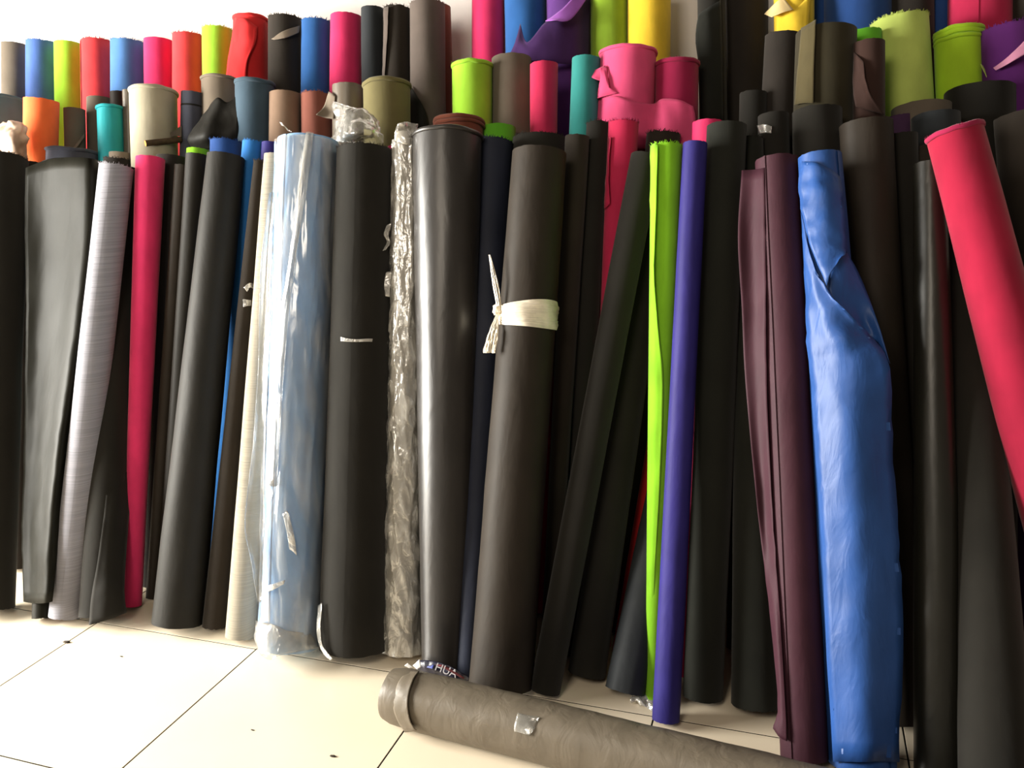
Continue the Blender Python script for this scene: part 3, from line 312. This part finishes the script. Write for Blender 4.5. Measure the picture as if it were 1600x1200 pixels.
def film_mat(name='clear_film', body=.16, crumple=.35, scale=14, zs=.16):
    if name in MATS: return MATS[name]
    m, nt, out = new_mat(name)
    N = nt.nodes.new; Lk = nt.links.new
    tc = N('ShaderNodeTexCoord')
    mp = N('ShaderNodeMapping'); Lk(tc.outputs['Object'], mp.inputs[0]); mp.inputs['Scale'].default_value = (1.0, 1.0, zs)
    nz = N('ShaderNodeTexNoise'); Lk(mp.outputs[0], nz.inputs['Vector'])
    nz.inputs['Scale'].default_value = scale; nz.inputs['Detail'].default_value = 3.5; nz.inputs['Distortion'].default_value = .7
    bp = N('ShaderNodeBump'); bp.inputs['Strength'].default_value = crumple; bp.inputs['Distance'].default_value = .02
    Lk(nz.outputs[0], bp.inputs['Height'])
    tr = N('ShaderNodeBsdfTransparent'); tr.inputs[0].default_value = (.95, .95, .94, 1)
    df = N('ShaderNodeBsdfDiffuse'); df.inputs[0].default_value = lin((246, 243, 234)); Lk(bp.outputs[0], df.inputs['Normal'])
    gl = N('ShaderNodeBsdfGlossy'); gl.inputs['Roughness'].default_value = .16 if body < .3 else .22; Lk(bp.outputs[0], gl.inputs['Normal'])
    gl.inputs[0].default_value = (1, 1, 1, 1)
    m1 = N('ShaderNodeMixShader')
    rp = N('ShaderNodeMapRange'); Lk(nz.outputs[0], rp.inputs[0])
    rp.inputs[1].default_value = .42; rp.inputs[2].default_value = .72; rp.inputs[3].default_value = body * .5; rp.inputs[4].default_value = min(1, body * 1.8)
    Lk(rp.outputs[0], m1.inputs[0]); Lk(tr.outputs[0], m1.inputs[1]); Lk(df.outputs[0], m1.inputs[2])
    fr = N('ShaderNodeFresnel'); fr.inputs[0].default_value = 1.5; Lk(bp.outputs[0], fr.inputs['Normal'])
    ad = N('ShaderNodeMath'); ad.operation = 'MULTIPLY_ADD'; ad.inputs[1].default_value = .8; ad.inputs[2].default_value = .05 if body < .3 else .20
    Lk(fr.outputs[0], ad.inputs[0])
    m2 = N('ShaderNodeMixShader'); Lk(ad.outputs[0], m2.inputs[0]); Lk(m1.outputs[0], m2.inputs[1]); Lk(gl.outputs[0], m2.inputs[2])
    Lk(m2.outputs[0], out.inputs[0])
    MATS[name] = m
    return m
def plain_mat(name, rgb, rough=.7, spec=.3, nscale=30, amt=.12, bump=.1):
    if name in MATS: return MATS[name]
    m, nt, out = new_mat(name)
    N = nt.nodes.new; Lk = nt.links.new
    b = N('ShaderNodeBsdfPrincipled'); b.inputs['Roughness'].default_value = rough; b.inputs['Specular IOR Level'].default_value = spec
    tc = N('ShaderNodeTexCoord'); nz = N('ShaderNodeTexNoise'); Lk(tc.outputs['Object'], nz.inputs['Vector'])
    nz.inputs['Scale'].default_value = nscale; nz.inputs['Detail'].default_value = 5
    c = lin(rgb); rp = N('ShaderNodeValToRGB')
    rp.color_ramp.elements[0].position = .3; rp.color_ramp.elements[1].position = .7
    rp.color_ramp.elements[0].color = tuple(v * (1 - amt) for v in c[:3]) + (1,)
    rp.color_ramp.elements[1].color = tuple(min(1, v * (1 + amt * .5)) for v in c[:3]) + (1,)
    Lk(nz.outputs[0], rp.inputs[0]); Lk(rp.outputs[0], b.inputs['Base Color'])
    bp = N('ShaderNodeBump'); bp.inputs['Strength'].default_value = bump; bp.inputs['Distance'].default_value = .002
    Lk(nz.outputs[0], bp.inputs['Height']); Lk(bp.outputs[0], b.inputs['Normal'])
    Lk(b.outputs[0], out.inputs[0])
    MATS[name] = m
    return m
def mat_for(col, fin):
    if fin == 'film': return film_mat('clear_film', .16) if col == 'film' else film_mat('milky_film', .34, .45, 30, .5)
    return cloth_mat(col, fin)

# ------------------------------------------------------------------ mesh helpers
def mesh_obj(name, verts, faces, mat, parent=None, smooth=True, origin=None):
    me = bpy.data.meshes.new(name)
    if origin is not None:
        verts = [(v[0] - origin[0], v[1] - origin[1], v[2] - origin[2]) for v in verts]
    me.from_pydata([tuple(v) for v in verts], [], faces)
    me.polygons.foreach_set('use_smooth', [smooth] * len(me.polygons))
    me.materials.append(mat)
    me.update()
    o = bpy.data.objects.new(name, me); COL.objects.link(o)
    if parent is not None: o.parent = parent
    elif origin is not None: o.location = origin
    return o
def thing(name, label, cat, loc, group=None):
    o = bpy.data.objects.new(name, None); COL.objects.link(o)
    o.empty_display_size = .05; o.location = loc
    tag(o, label, cat, group)
    return o
def tag(o, label, cat, group=None):
    o['label'] = label; o['category'] = cat
    if group: o['group'] = group
def grid_faces(nu, nv, wrap=False, off=0):
    f = []
    for j in range(nv - 1):
        for i in range(nu if wrap else nu - 1):
            i2 = (i + 1) % nu
            f.append((off + j * nu + i, off + j * nu + i2, off + (j + 1) * nu + i2, off + (j + 1) * nu + i))
    return f
def cr(p, t):
    n = len(p)
    if n == 2: return p[0].lerp(p[1], t)
    x = t * (n - 1); i = min(int(x), n - 2); f = x - i
    a = p[i - 1] if i > 0 else p[0] * 2 - p[1]
    b, c = p[i], p[i + 1]
    d = p[i + 2] if i + 2 < n else p[n - 1] * 2 - p[n - 2]
    return .5 * ((2 * b) + (c - a) * f + (2 * a - 5 * b + 4 * c - d) * f * f + (3 * b - a - 3 * c + d) * f ** 3)
def sheet(name, rows, mat, parent, origin, nu=None, nv=None, thick=.0014, wr=0, seed=0):
    rows = [[Vector(p) for p in r] for r in rows]
    nu = nu or max(7, 5 * (len(rows[0]) - 1) + 1); nv = nv or max(9, 6 * (len(rows) - 1) + 1)
    cols = [[cr(r, i / (nu - 1)) for i in range(nu)] for r in rows]
    P = [[cr([cols[k][i] for k in range(len(rows))], j / (nv - 1)) for i in range(nu)] for j in range(nv)]
    fr, bk = [], []
    for j in range(nv):
        for i in range(nu):
            du = P[j][min(i + 1, nu - 1)] - P[j][max(i - 1, 0)]
            dv = P[min(j + 1, nv - 1)][i] - P[max(j - 1, 0)][i]
            n = du.cross(dv)
            n = n.normalized() if n.length > 1e-12 else Vector((0, -1, 0))
            p = P[j][i]
            if wr:
                p = p + n * (wr * .006 * noise.noise(p * 28 + Vector((seed, 0, 0))) + wr * .003 * noise.noise(p * 75))
            fr.append(p + n * thick * .5); bk.append(p - n * thick * .5)
    m = len(fr)
    f = grid_faces(nu, nv) + [tuple(reversed(q)) for q in grid_faces(nu, nv, off=m)]
    ring = [i for i in range(nu)] + [j * nu + nu - 1 for j in range(1, nv)] + [(nv - 1) * nu + i for i in range(nu - 2, -1, -1)] + [j * nu for j in range(nv - 2, 0, -1)]
    for a, b in zip(ring, ring[1:] + ring[:1]): f.append((b, a, a + m, b + m))
    return mesh_obj(name, [v - Vector(origin) for v in fr + bk], f, mat, parent)

def frame(base, top):
    a = (Vector(top) - Vector(base)); L = a.length; a.normalize()
    f = Vector((0, -1, 0)); f = (f - a * f.dot(a)).normalized()
    s = a.cross(f)           # points to +X when the roll is upright
    if s.x < 0 and abs(s.x) > abs(s.z): s = -s
    return a, f, s, L

def ring_pts(c, f, s, rad, n, fn=None):
    return [c + (f * math.cos(2 * PI * i / n) + s * math.sin(2 * PI * i / n)) * (rad * (fn(i) if fn else 1)) for i in range(n)]

CARD = plain_mat('cardboard', (150, 118, 78), .9, .1, 60)
def fray(name, base, a, f, s, L, r, col, parent, rng, amount, mat):
    """short loose threads standing off the cut edge"""
    V, F = [], []
    n = int((130 if amount == 1 else 240) * max(.5, r / .06))
    for k in range(n):
        th = rng.uniform(0, 2 * PI)
        d = f * math.cos(th) + s * math.sin(th); tng = a.cross(d)
        p = d * (r * rng.uniform(.97, 1.0)) + a * (L - .002)
        ln = rng.uniform(.004, .012) * (.8 if amount == 2 else 1)
        tip = p + (a * rng.uniform(.4, 1.0) + d * rng.uniform(-.2, .7) + tng * rng.uniform(-.8, .8)).normalized() * ln
        w = tng * rng.uniform(.0009, .0021)
        q = len(V)
        V += [p - w, p + w, tip + w * .2, tip - w * .2]; F.append((q, q + 1, q + 2, q + 3))
    o = mesh_obj(name, V, F, mat, parent, smooth=False)
    o['kind'] = 'stuff'
    return o

ROOTS = {}
GROUP = {'a': 'fabric rolls of the front row', 'b': 'roll tops showing between front and middle rows',
         'c': 'fabric rolls of the middle row', 'd': 'fabric rolls of the back row'}
def make_roll(key, label, col, fin, base, top, r0, r1, opt):
    rng = random.Random(key)
    base, top = Vector(base), Vector(top)
    a, f, s, L = frame(base, top)
    foot = Vector((base.x, base.y, 0)); rel = base - foot
    root = thing('fabric_roll', label, 'fabric roll', foot, GROUP[key[0]])
    ROOTS[key] = (root, foot, base, top, r0, r1)
    mat = cloth_mat(col, fin)
    sd = Vector((rng.uniform(0, 90), rng.uniform(0, 90), rng.uniform(0, 90)))
    wr = opt.get('wr', .45)
    seam = math.asin(max(-1, min(1, opt.get('seam', 0))))
    if 'seam' not in opt: seam = PI * rng.uniform(.85, 1.15)
    side = -1 if seam < 0 else 1
    n, nz = 46, 34
    ragged = .0030 if opt.get('fray') else .0012
    step = .0030
    V = []
    for j in range(nz):
        t = j / (nz - 1); z = t * L
        rr = r0 + (r1 - r0) * t
        for i in range(n):
            u = i / (n - 1)
            th = seam + side * u * (2 * PI + .14)     # wraps a little more than one turn: a real overlap
            d = f * math.cos(th) + s * math.sin(th)
            q = Vector((math.cos(th) * 1.2, math.sin(th) * 1.2, z * 3.2)) + sd
            w_ = noise.noise(q) * .030 + noise.noise(Vector((q.x * 2.4, q.y * 2.4, z * 9)) + sd) * .012 * wr \
                 + noise.noise(Vector((q.x * 3.0 + z * 7, q.y * 3.0, z * 17)) + sd) * .006 * wr
            rad = rr * (1 + w_) + step * (1 - u) - .0008
            zz = z
            if j == nz - 1 or j == 0:
                e = noise.noise(Vector((math.cos(th) * 5, math.sin(th) * 5, j)) + sd) * ragged + rng.uniform(-1, 1) * ragged * .5
                zz = z + (e if j else max(e, -.0005))
            V.append(rel + a * zz + d * rad)
    mesh_obj('cloth', V, grid_faces(n, nz) if side > 0 else [tuple(reversed(q)) for q in grid_faces(n, nz)], mat, root)
    # wound layers seen on the cut ends, and the cardboard core
    core = min(.022, r1 * .45)
    lay = cloth_mat(col, 'matte')
    for end, (z, rad, sg) in enumerate(((L - .002, r1, 1), (.003, r0, -1))):
        if end == 1 and key[0] != 'a': continue
        nr = 9; m = 36; V = []; F = []
        c0 = core if end == 0 else core
        for k in range(nr):
            q = c0 + (rad * .985 - c0) * k / (nr - 1)
            h = (-.0022 if k % 2 else 0) + (-.004 * (1 - k / (nr - 1)) if end == 0 else 0)
            V += [rel + a * (z + sg * h) + (f * math.cos(2 * PI * i / m) + s * math.sin(2 * PI * i / m)) * q for i in range(m)]
        F = grid_faces(m, nr, True)
        if sg > 0: F = [tuple(reversed(q)) for q in F]
        mesh_obj('wound_end', V, F, lay, root, smooth=False)
        V = []
        for zz, q in ((-.05, core), (.002, core), (.002, core - .003), (-.05, core - .003)):
            V += [rel + a * (z + sg * zz) + (f * math.cos(2 * PI * i / 20) + s * math.sin(2 * PI * i / 20)) * q for i in range(20)]
        mesh_obj('core_tube', V, grid_faces(20, 4, True), CARD, root)
    rimmat = cloth_mat(opt['rimcol'], 'matte') if 'rimcol' in opt else mat
    # folded / curled lips standing proud around the top edge
    for k in range(opt.get('lip', 0)):
        V = []; m = 40; prof = 8
        hh = .010 + .004 * rng.random()
        tube = .0042
        zc = L - .001 - k * .012
        for i in range(m):
            th = 2 * PI * i / m
            d = f * math.cos(th) + s * math.sin(th)
            wob = noise.noise(Vector((math.cos(th) * 2, math.sin(th) * 2, k * 5)) + sd) * .004
            for q in range(prof):
                ph = 2 * PI * q / prof
                V.append(rel + a * (zc + wob + math.sin(ph) * hh * .55) + d * (r1 + .001 + tube * math.cos(ph)))
        F = []
        for i in range(m):
            for q in range(prof):
                F.append((i * prof + q, i * prof + (q + 1) % prof, ((i + 1) % m) * prof + (q + 1) % prof, ((i + 1) % m) * prof + q))
        mesh_obj('rolled_lip', V, F, rimmat, root)
    if opt.get('fray'):
        vo = fray('frayed_edge', base, a, f, s, L, r1 + .0015, col, root, rng, opt['fray'], rimmat)
        for v in vo.data.vertices: v.co += rel
    if opt.get('band'):
        V = []
        for zz, q in ((L - .050, 1.012), (L - .050, 1.03), (L - .044, 1.03), (L - .044, 1.012)):
            V += [rel + a * zz + (f * math.cos(2 * PI * i / 30) + s * math.sin(2 * PI * i / 30)) * r1 * q for i in range(30)]
        mesh_obj('edge_band', V, grid_faces(30, 4, True), cloth_mat('black', 'matte'), root)
    return root

# ------------------------------------------------------------------ the room
def struct(o):
    o['kind'] = 'structure'; return o
def box_mesh(name, x0, x1, y0, y1, z0, z1, mat, parent=None, bev=0.0):
    V = [(x0, y0, z0), (x1, y0, z0), (x1, y1, z0), (x0, y1, z0)]
    if bev:
        V += [(x0, y0, z1 - bev), (x1, y0, z1 - bev), (x1, y1, z1 - bev), (x0, y1, z1 - bev),
              (x0 + bev, y0 + bev, z1), (x1 - bev, y0 + bev, z1), (x1 - bev, y1 - bev, z1), (x0 + bev, y1 - bev, z1)]
        F = [(3, 2, 1, 0), (8, 9, 10, 11)]
        for k in (0, 4):
            for i in range(4): F.append((k + i, k + (i + 1) % 4, k + 4 + (i + 1) % 4, k + 4 + i))
    else:
        V += [(x0, y0, z1), (x1, y0, z1), (x1, y1, z1), (x0, y1, z1)]
        F = [(3, 2, 1, 0), (4, 5, 6, 7)] + [(i, (i + 1) % 4, 4 + (i + 1) % 4, 4 + i) for i in range(4)]
    return mesh_obj(name, V, F, mat, parent, smooth=False)

WALL_Y = 3.22
PLASTER = plain_mat('painted_plaster', (246, 240, 235), .92, .15, 9, .05, .15)
TILE = plain_mat('glazed_tile', (230, 216, 192), .30, .45, 3.0, .05, .02)
GROUT = plain_mat('grout', (26, 23, 20), .95, .1, 80)
FRAME = plain_mat('painted_frame', (200, 198, 192), .5, .4, 20)
GX0, GY0, TS = -1.503, 1.9432, .6      # measured grout crossing and tile size
X0, X1, Y0 = -4.60, 3.1, -1.2
floor = struct(box_mesh('floor', X0, X1, Y0, WALL_Y + .1, -.06, -.0013, GROUT))
tile_me = None
for ix in range(-5, 8):
    for iy in range(-5, 3):
        xa, xb = GX0 + ix * TS, GX0 + (ix + 1) * TS
        ya, yb = GY0 + iy * TS, GY0 + (iy + 1) * TS
        if ya > WALL_Y - .3 and iy > 2: continue
        if tile_me is None:
            g = .0022
            o = box_mesh('floor_tile', g - TS / 2, TS / 2 - g, g - TS / 2, TS / 2 - g, -.02, 0, TILE, floor, bev=.0004)
            tile_me = o.data
        else:
            o = bpy.data.objects.new('floor_tile', tile_me); COL.objects.link(o); o.parent = floor
        o.location = ((xa + xb) / 2, (ya + yb) / 2, 0)
struct(box_mesh('wall_back', X0, X1, WALL_Y, WALL_Y + .12, 0, 2.9, PLASTER))
# left wall with the big shop window the daylight comes through
wl = struct(box_mesh('wall_left', WIN_X - .1, WIN_X, WIN_Y1, WALL_Y, 0, 2.9, PLASTER))
box_mesh('wall_panel', WIN_X - .1, WIN_X, Y0, WIN_Y0, 0, 2.9, PLASTER, wl)
box_mesh('wall_panel', WIN_X - .1, WIN_X, WIN_Y0, WIN_Y1, 0, WIN_Z0, PLASTER, wl)
box_mesh('wall_panel', WIN_X - .1, WIN_X, WIN_Y0, WIN_Y1, WIN_Z1, 2.9, PLASTER, wl)
wn = struct(box_mesh('window_1', WIN_X - .06, WIN_X + .01, WIN_Y0, WIN_Y0 + .05, WIN_Z0, WIN_Z1, FRAME))
box_mesh('window_frame', WIN_X - .06, WIN_X + .01, WIN_Y1 - .05, WIN_Y1, WIN_Z0, WIN_Z1, FRAME, wn)
box_mesh('window_frame', WIN_X - .06, WIN_X + .01, WIN_Y0, WIN_Y1, WIN_Z0, WIN_Z0 + .05, FRAME, wn)
box_mesh('window_frame', WIN_X - .06, WIN_X + .01, WIN_Y0, WIN_Y1, WIN_Z1 - .05, WIN_Z1, FRAME, wn)
box_mesh('window_mullion', WIN_X - .06, WIN_X + .01, .28, .32, WIN_Z0, WIN_Z1, FRAME, wn)

# ------------------------------------------------------------------ the rolls and their loose sheets
for row in ROLLS:
    make_roll(*row)
for i, (key, name, col, fin, rows, opt) in enumerate(SHEETS):
    root, foot, *_ = ROOTS[key]
    o = sheet(name, rows, mat_for(col, fin), root, foot, wr=opt.get('wr', .35), seed=i * 3.1)
    if 'label' in opt: o['label'] = opt['label']

def axis_at(key, t):
    _, foot, b, tp, r0, r1 = ROOTS[key]
    return b.lerp(tp, t), r0 + (r1 - r0) * t
def wrap_shell(key, name, mat, t0, t1, scale, amp, nth=72, nzz=90, lobes=(), zfreq=9.0, thfreq=2.2, seed=1):
    """crumpled film sleeve around a roll; lobes = (angle, width, t centre, t width, height)"""
    root, foot, b, tp, r0, r1 = ROOTS[key]
    a, f, s, L = frame(b, tp)
    V = []
    for j in range(nzz):
        t = t0 + (t1 - t0) * j / (nzz - 1)
        c, rad = axis_at(key, t)
        for i in range(nth):
            th = 2 * PI * i / nth
            q = Vector((math.cos(th) * thfreq, math.sin(th) * thfreq, t * zfreq + seed))
            ridg = (1 - abs(noise.noise(q + Vector((0, 0, math.sin(th * 2) * .8))) * 2)) ** 3
            r2 = 1 - abs(noise.noise(q * 2.7 + Vector((5, 3, 1))) * 2)
            h = amp * (ridg * .7 + max(0, r2) ** 3 * .4)
            for la, lw, lt, ltw, lh in lobes:
                dth = (th - la + PI) % (2 * PI) - PI
                h += lh * math.exp(-(dth / lw) ** 2 - ((t - lt) / ltw) ** 2)
            V.append(c + (f * math.cos(th) + s * math.sin(th)) * (rad * scale + .003 + h) - foot)
    return mesh_obj(name, V, grid_faces(nth, nzz, True), mat, root)
wrap_shell('a13', 'plastic_sleeve', film_mat('clear_film', .16), .0, .995, 1.03, .007, zfreq=2.6, thfreq=2.6, seed=3,
           lobes=[(-1.35, .35, .30, .16, .012)])
wrap_shell('a16', 'crumpled_film', film_mat('milky_film', .34, .45, 30, .5), .0, .985, 1.05, .009, zfreq=11, thfreq=1.5, seed=8)

# white plastic string around the dark brown roll
root, foot, b, tp, r0, r1 = ROOTS['a19']
a, f, s, L = frame(b, tp)
STRING = plain_mat('plastic_string', (232, 222, 202), .3, .6, 60, .12, .2)
V = []; m = 72; nn = 41
for j in range(nn):
    u = j / (nn - 1)
    for i in range(m):
        th = 2 * PI * i / m
        t = .687 + (u - .5) * (.040 if math.cos(th) > 0 else .03) * (1.0 + .35 * math.sin(th + .4)) + .004 * math.sin(th)
        c, rad = axis_at('a19', t)
        h = .0030 + .0034 * abs(noise.noise(Vector((u * 13 + .4 * math.sin(th * 2), th * .8, 1)))) + .0026 * abs(noise.noise(Vector((u * 31, th * 1.2, 4)))) + .002 * math.sin(th * 5 + u * 4)
        V.append(c + (f * math.cos(th) + s * math.sin(th)) * (rad * 1.015 + h) - foot)
mesh_obj('string_band', V, grid_faces(m, nn, True), STRING, root)
def strand_tail(name, pts, widths, parent, org, mat, n=9, seed=0):
    """flat bundle of plastic fibres following a path"""
    rng = random.Random(seed); V = []; F = []
    P = [Vector(p) for p in pts]
    for k in range(n):
        o1 = rng.uniform(-1, 1); q0 = len(V); S = 12
        for j in range(S):
            t = j / (S - 1); c = cr(P, t); w = cr([Vector((x, 0, 0)) for x in widths], t).x
            off = Vector((o1 * w, rng.uniform(-.2, .2) * w + .25 * w * math.sin(k * 2.1), 0))
            hw = max(.0006, w * .10)
            p = c + off - org
            V += [p - Vector((hw, 0, 0)), p + Vector((hw, -.0006, 0)), p + Vector((0, .0016, 0))]
        for j in range(S - 1):
            for e in range(3):
                e2 = (e + 1) % 3
                F.append((q0 + j * 3 + e, q0 + j * 3 + e2, q0 + (j + 1) * 3 + e2, q0 + (j + 1) * 3 + e))
    o = mesh_obj(name, V, F, mat, parent, smooth=False)
    o['kind'] = 'stuff'
    return o
def blob(name, c, rx, ry, rz, mat, parent, org, amp=.25, fr=3.0, seed=0, n=20, nz=14):
    V = []; c = Vector(c)
    for j in range(nz):
        ph = PI * j / (nz - 1)
        for i in range(n):
            th = 2 * PI * i / n
            d = Vector((math.sin(ph) * math.cos(th), math.sin(ph) * math.sin(th), math.cos(ph)))
            k = 1 + amp * noise.noise(d * fr + Vector((seed, 0, 0))) + amp * .5 * noise.noise(d * fr * 2.3 + Vector((0, seed, 0)))
            V.append(c + Vector((d.x * rx, d.y * ry, d.z * rz)) * k - Vector(org))
    return mesh_obj(name, V, grid_faces(n, nz, True), mat, parent)
K = [Vector(p) for p in PTS['knot']]
blob('string_knot', K[0], .012, .011, .016, STRING, root, foot, .35, 2.2, 4)
strand_tail('string_tail', PTS['tail_up'], (.007, .008, .002), root, foot, STRING, 14, 1)
strand_tail('string_tail', PTS['tail_down'], (.004, .014, .018), root, foot, STRING, 30, 2)

# ------------------------------------------------------------------ the roll lying on the floor
p0, p1 = [Vector(p) for p in PTS['lying']]
d = (p1 - p0); d.z = 0; d.normalize()
RL, LL = .072, 1.50
lie = thing('fabric_roll', 'grey brown coated roll lying on the tiles in front', 'fabric roll', Vector((p0.x, p0.y, 0)), 'fabric roll lying on the floor')
side = Vector((-d.y, d.x, 0)); up = Vector((0, 0, 1)); org = Vector((p0.x, p0.y, 0))
GREY = cloth_mat('lyinggrey', 'coat')
V = []; n = 56; nz = 70
for j in range(nz):
    t = j / (nz - 1); z = t * LL
    for i in range(n):
        th = 2 * PI * i / n
        q = Vector((math.cos(th) * 1.4, math.sin(th) * 1.4, z * 4 + 3))
        rad = RL * (1 + .03 * noise.noise(q) + .020 * noise.noise(Vector((q.x * 1.2, q.y * 1.2, z * 24))) + .012 * noise.noise(q * 4))
        if z < .05: rad *= .90 + .10 * (z / .05) ** .5
        p = up * RL + (side * math.cos(th) + up * math.sin(th)) * rad + d * z
        p.z = max(p.z, .001)
        V.append(p)
mesh_obj('cloth', V, [tuple(reversed(q)) for q in grid_faces(n, nz, True)], GREY, lie)
for z in (.004, LL - .004):
    V = []; m = 36; nr = 9
    for k in range(nr):
        q = .022 + (RL * (.89 if z < .1 else .985) - .022) * k / (nr - 1)
        V += [up * RL + d * (z + (.003 if k % 2 else 0) * (1 if z < .1 else -1)) + (side * math.cos(2 * PI * i / m) + up * math.sin(2 * PI * i / m)) * q for i in range(m)]
    mesh_obj('wound_end', V, grid_faces(m, nr, True), GREY, lie, smooth=False)
V = []
for zz, q in ((0, .022), (0, .018), (.1, .018), (.1, .022)):
    V += [up * RL + d * (zz + .002) + (side * math.cos(2 * PI * i / 20) + up * math.sin(2 * PI * i / 20)) * q for i in range(20)]
mesh_obj('core_tube', V, grid_faces(20, 4, True), CARD, lie)
def lying_patch(name, mat, pts, off, wr=.5):
    """pts: rows of (distance along, angle, extra lift); angle 0 = wall side, 90 = top, 180 = camera side"""
    rows = []
    for r in pts:
        rows.append([org + up * RL + d * z + (side * math.cos(math.radians(an)) + up * math.sin(math.radians(an))) * (RL * 1.02 + off + l) for z, an, l in r])
    return sheet(name, rows, mat, lie, org, wr=wr)
lying_patch('folded_flap', GREY, [[(.048, 78, -.004), (.062, 78, -.001), (.078, 78, .002)], [(.044, 110, -.004), (.064, 110, .000), (.084, 112, .004)],
                                  [(.044, 140, -.004), (.068, 140, .001), (.090, 145, .005)], [(.050, 170, -.004), (.078, 170, .001), (.100, 172, .006)],
                                  [(.060, 196, -.002), (.090, 196, .003), (.112, 192, .007)], [(.072, 222, .006), (.096, 208, .006), (.118, 198, .007)]], .001, .25)
lying_patch('clear_tape', film_mat('clear_film', .16), [[(.375, 120, 0), (.395, 120, 0), (.43, 118, 0)], [(.375, 140, 0), (.40, 140, 0), (.425, 140, 0)], [(.378, 152, 0), (.40, 152, 0), (.418, 152, 0)]], .002)

# ------------------------------------------------------------------ small things
def crumple(name, label, cat, rows, mat, wr, nu=26, nv=22, seed=0, thick=.001):
    o0 = Vector(rows[-1][len(rows[-1]) // 2]); o0.z = min(p[2] for r in rows for p in r)
    o = sheet(name, rows, mat, None, o0, nu, nv, thick, wr, seed)
    o.location = o0
    tag(o, label, cat)
    return o
crumple('plastic_bag', 'clear crumpled plastic bag stuffed above the thick black front roll', 'plastic bag', PTS_ROWS['bag'], film_mat('bag_film', .16, .3, 22, .8), 1.3, 34, 30, 5)
crumple('plastic_bag', 'cream crumpled bag at the left edge below the grey teal roll', 'plastic bag', PTS_ROWS['cream_bag'], plain_mat('cream_plastic', (214, 184, 162), .5, .4, 30, .08, .2), 2.2, 24, 18, 9, .002)
crumple('folded_cloth', 'black shiny folded cloth bulging between slate and slate blue rolls', 'cloth', PTS_ROWS['black_fold'], cloth_mat('black', 'satin'), .5, 26, 20, 2, .004)
crumple('plastic_scrap', 'torn silvery plastic scrap at the foot of the lime front roll', 'plastic scrap', PTS_ROWS['scrap'], film_mat('milky_film', .34, .45, 30, .5), 2.2, 22, 12, 4)
# printed bag crushed behind the lying roll
bag = crumple('printed_bag', 'crushed dark blue printed bag behind the lying roll', 'bag', PTS_ROWS['print_bag'], plain_mat('printed_plastic', (34, 33, 52), .35, .5, 60, .5, .6), 1.6, 30, 14, 6, .0015)
sheet('white_corner', PTS_ROWS['white_corner'], plain_mat('white_paper', (240, 238, 234), .6, .3), bag, bag.location)
sheet('white_corner', PTS_ROWS['white_corner2'], plain_mat('white_paper', (240, 238, 234), .6, .3), bag, bag.location)
sheet('red_border', PTS_ROWS['red_border'], plain_mat('red_print', (120, 62, 66), .4, .4), bag, bag.location)
sheet('blue_print', PTS_ROWS['blue_print'], plain_mat('blue_print', (70, 84, 160), .4, .4), bag, bag.location)
# big white letters on the bag, as far as they can be read
lt = bpy.data.curves.new('bag_lettering', 'FONT')
lt.body = 'HUA'; lt.size = .030; lt.extrude = .0004; lt.align_x = 'LEFT'
tmp = bpy.data.objects.new('bag_lettering', lt); COL.objects.link(tmp)
dg = bpy.context.evaluated_depsgraph_get()
tm = bpy.data.meshes.new_from_object(tmp.evaluated_get(dg))
bpy.data.objects.remove(tmp)
lo = bpy.data.objects.new('lettering', tm); COL.objects.link(lo); lo.parent = bag
tm.materials.clear(); tm.materials.append(plain_mat('white_ink', (225, 222, 226), .5, .3))
L0, L1, L2 = [Vector(p) for p in PTS['letters']]
xx = (L1 - L0).normalized(); nn_ = xx.cross(L2 - L0).normalized(); yy = nn_.cross(xx)
mw = Matrix((xx, yy, nn_)).transposed().to_4x4(); mw.translation = L0 - Vector(bag.location) + Vector((0, -.008, .004))
lo.matrix_local = mw

# stick lying across the pale grey roll
w0, w1 = [Vector(p) for p in PTS['stick']]
st = thing('wooden_stick', 'dark round wooden stick with pale cut end across the pale grey roll', 'stick', w0)
ax = (w1 - w0); LS = ax.length; ax.normalize()
q1 = ax.orthogonal().normalized(); q2 = ax.cross(q1); rs = .0105
V = []
for z, k in ((0, .96), (.002, 1), (LS * .3, 1.02), (LS * .6, .98), (LS - .002, 1.0), (LS, .96)):
    V += [ax * z + (q1 * math.cos(2 * PI * i / 18) + q2 * math.sin(2 * PI * i / 18)) * rs * k for i in range(18)]
F = grid_faces(18, 6, True) + [tuple(range(90, 108))]
mesh_obj('bark', V, F, plain_mat('dark_wood', (84, 66, 46), .7, .3, 70, .4), st)
V = [ax * (-.0006)] + [ax * .0002 + (q1 * math.cos(2 * PI * i / 18) + q2 * math.sin(2 * PI * i / 18)) * rs * .96 for i in range(18)]
mesh_obj('cut_end', V, [(0, 1 + (i + 1) % 18, 1 + i) for i in range(18)], plain_mat('fresh_wood', (226, 150, 70), .7, .3, 90), st)

# dust and crumbs on the tiles
DUST = plain_mat('dark_lint', (70, 62, 54), .95, .1)
for (x, y, z), sz, lab in zip(PTS['lint'], (.012, .005, .005, .008), ('dark lint scrap on the bright tile near the heathered roll', 'tiny lint speck on the bright left tile', 'tiny dark speck on the tile below the wrapped roll', 'small thread bit on the tile left of the lying roll')):
    o = blob('lint', (x, y, z + sz * .2), sz, sz * .45, sz * .2, DUST, None, (x, y, z), .6, 2.5, sz * 900, 12, 8)
    o.location = (x, y, z); tag(o, lab, 'lint')
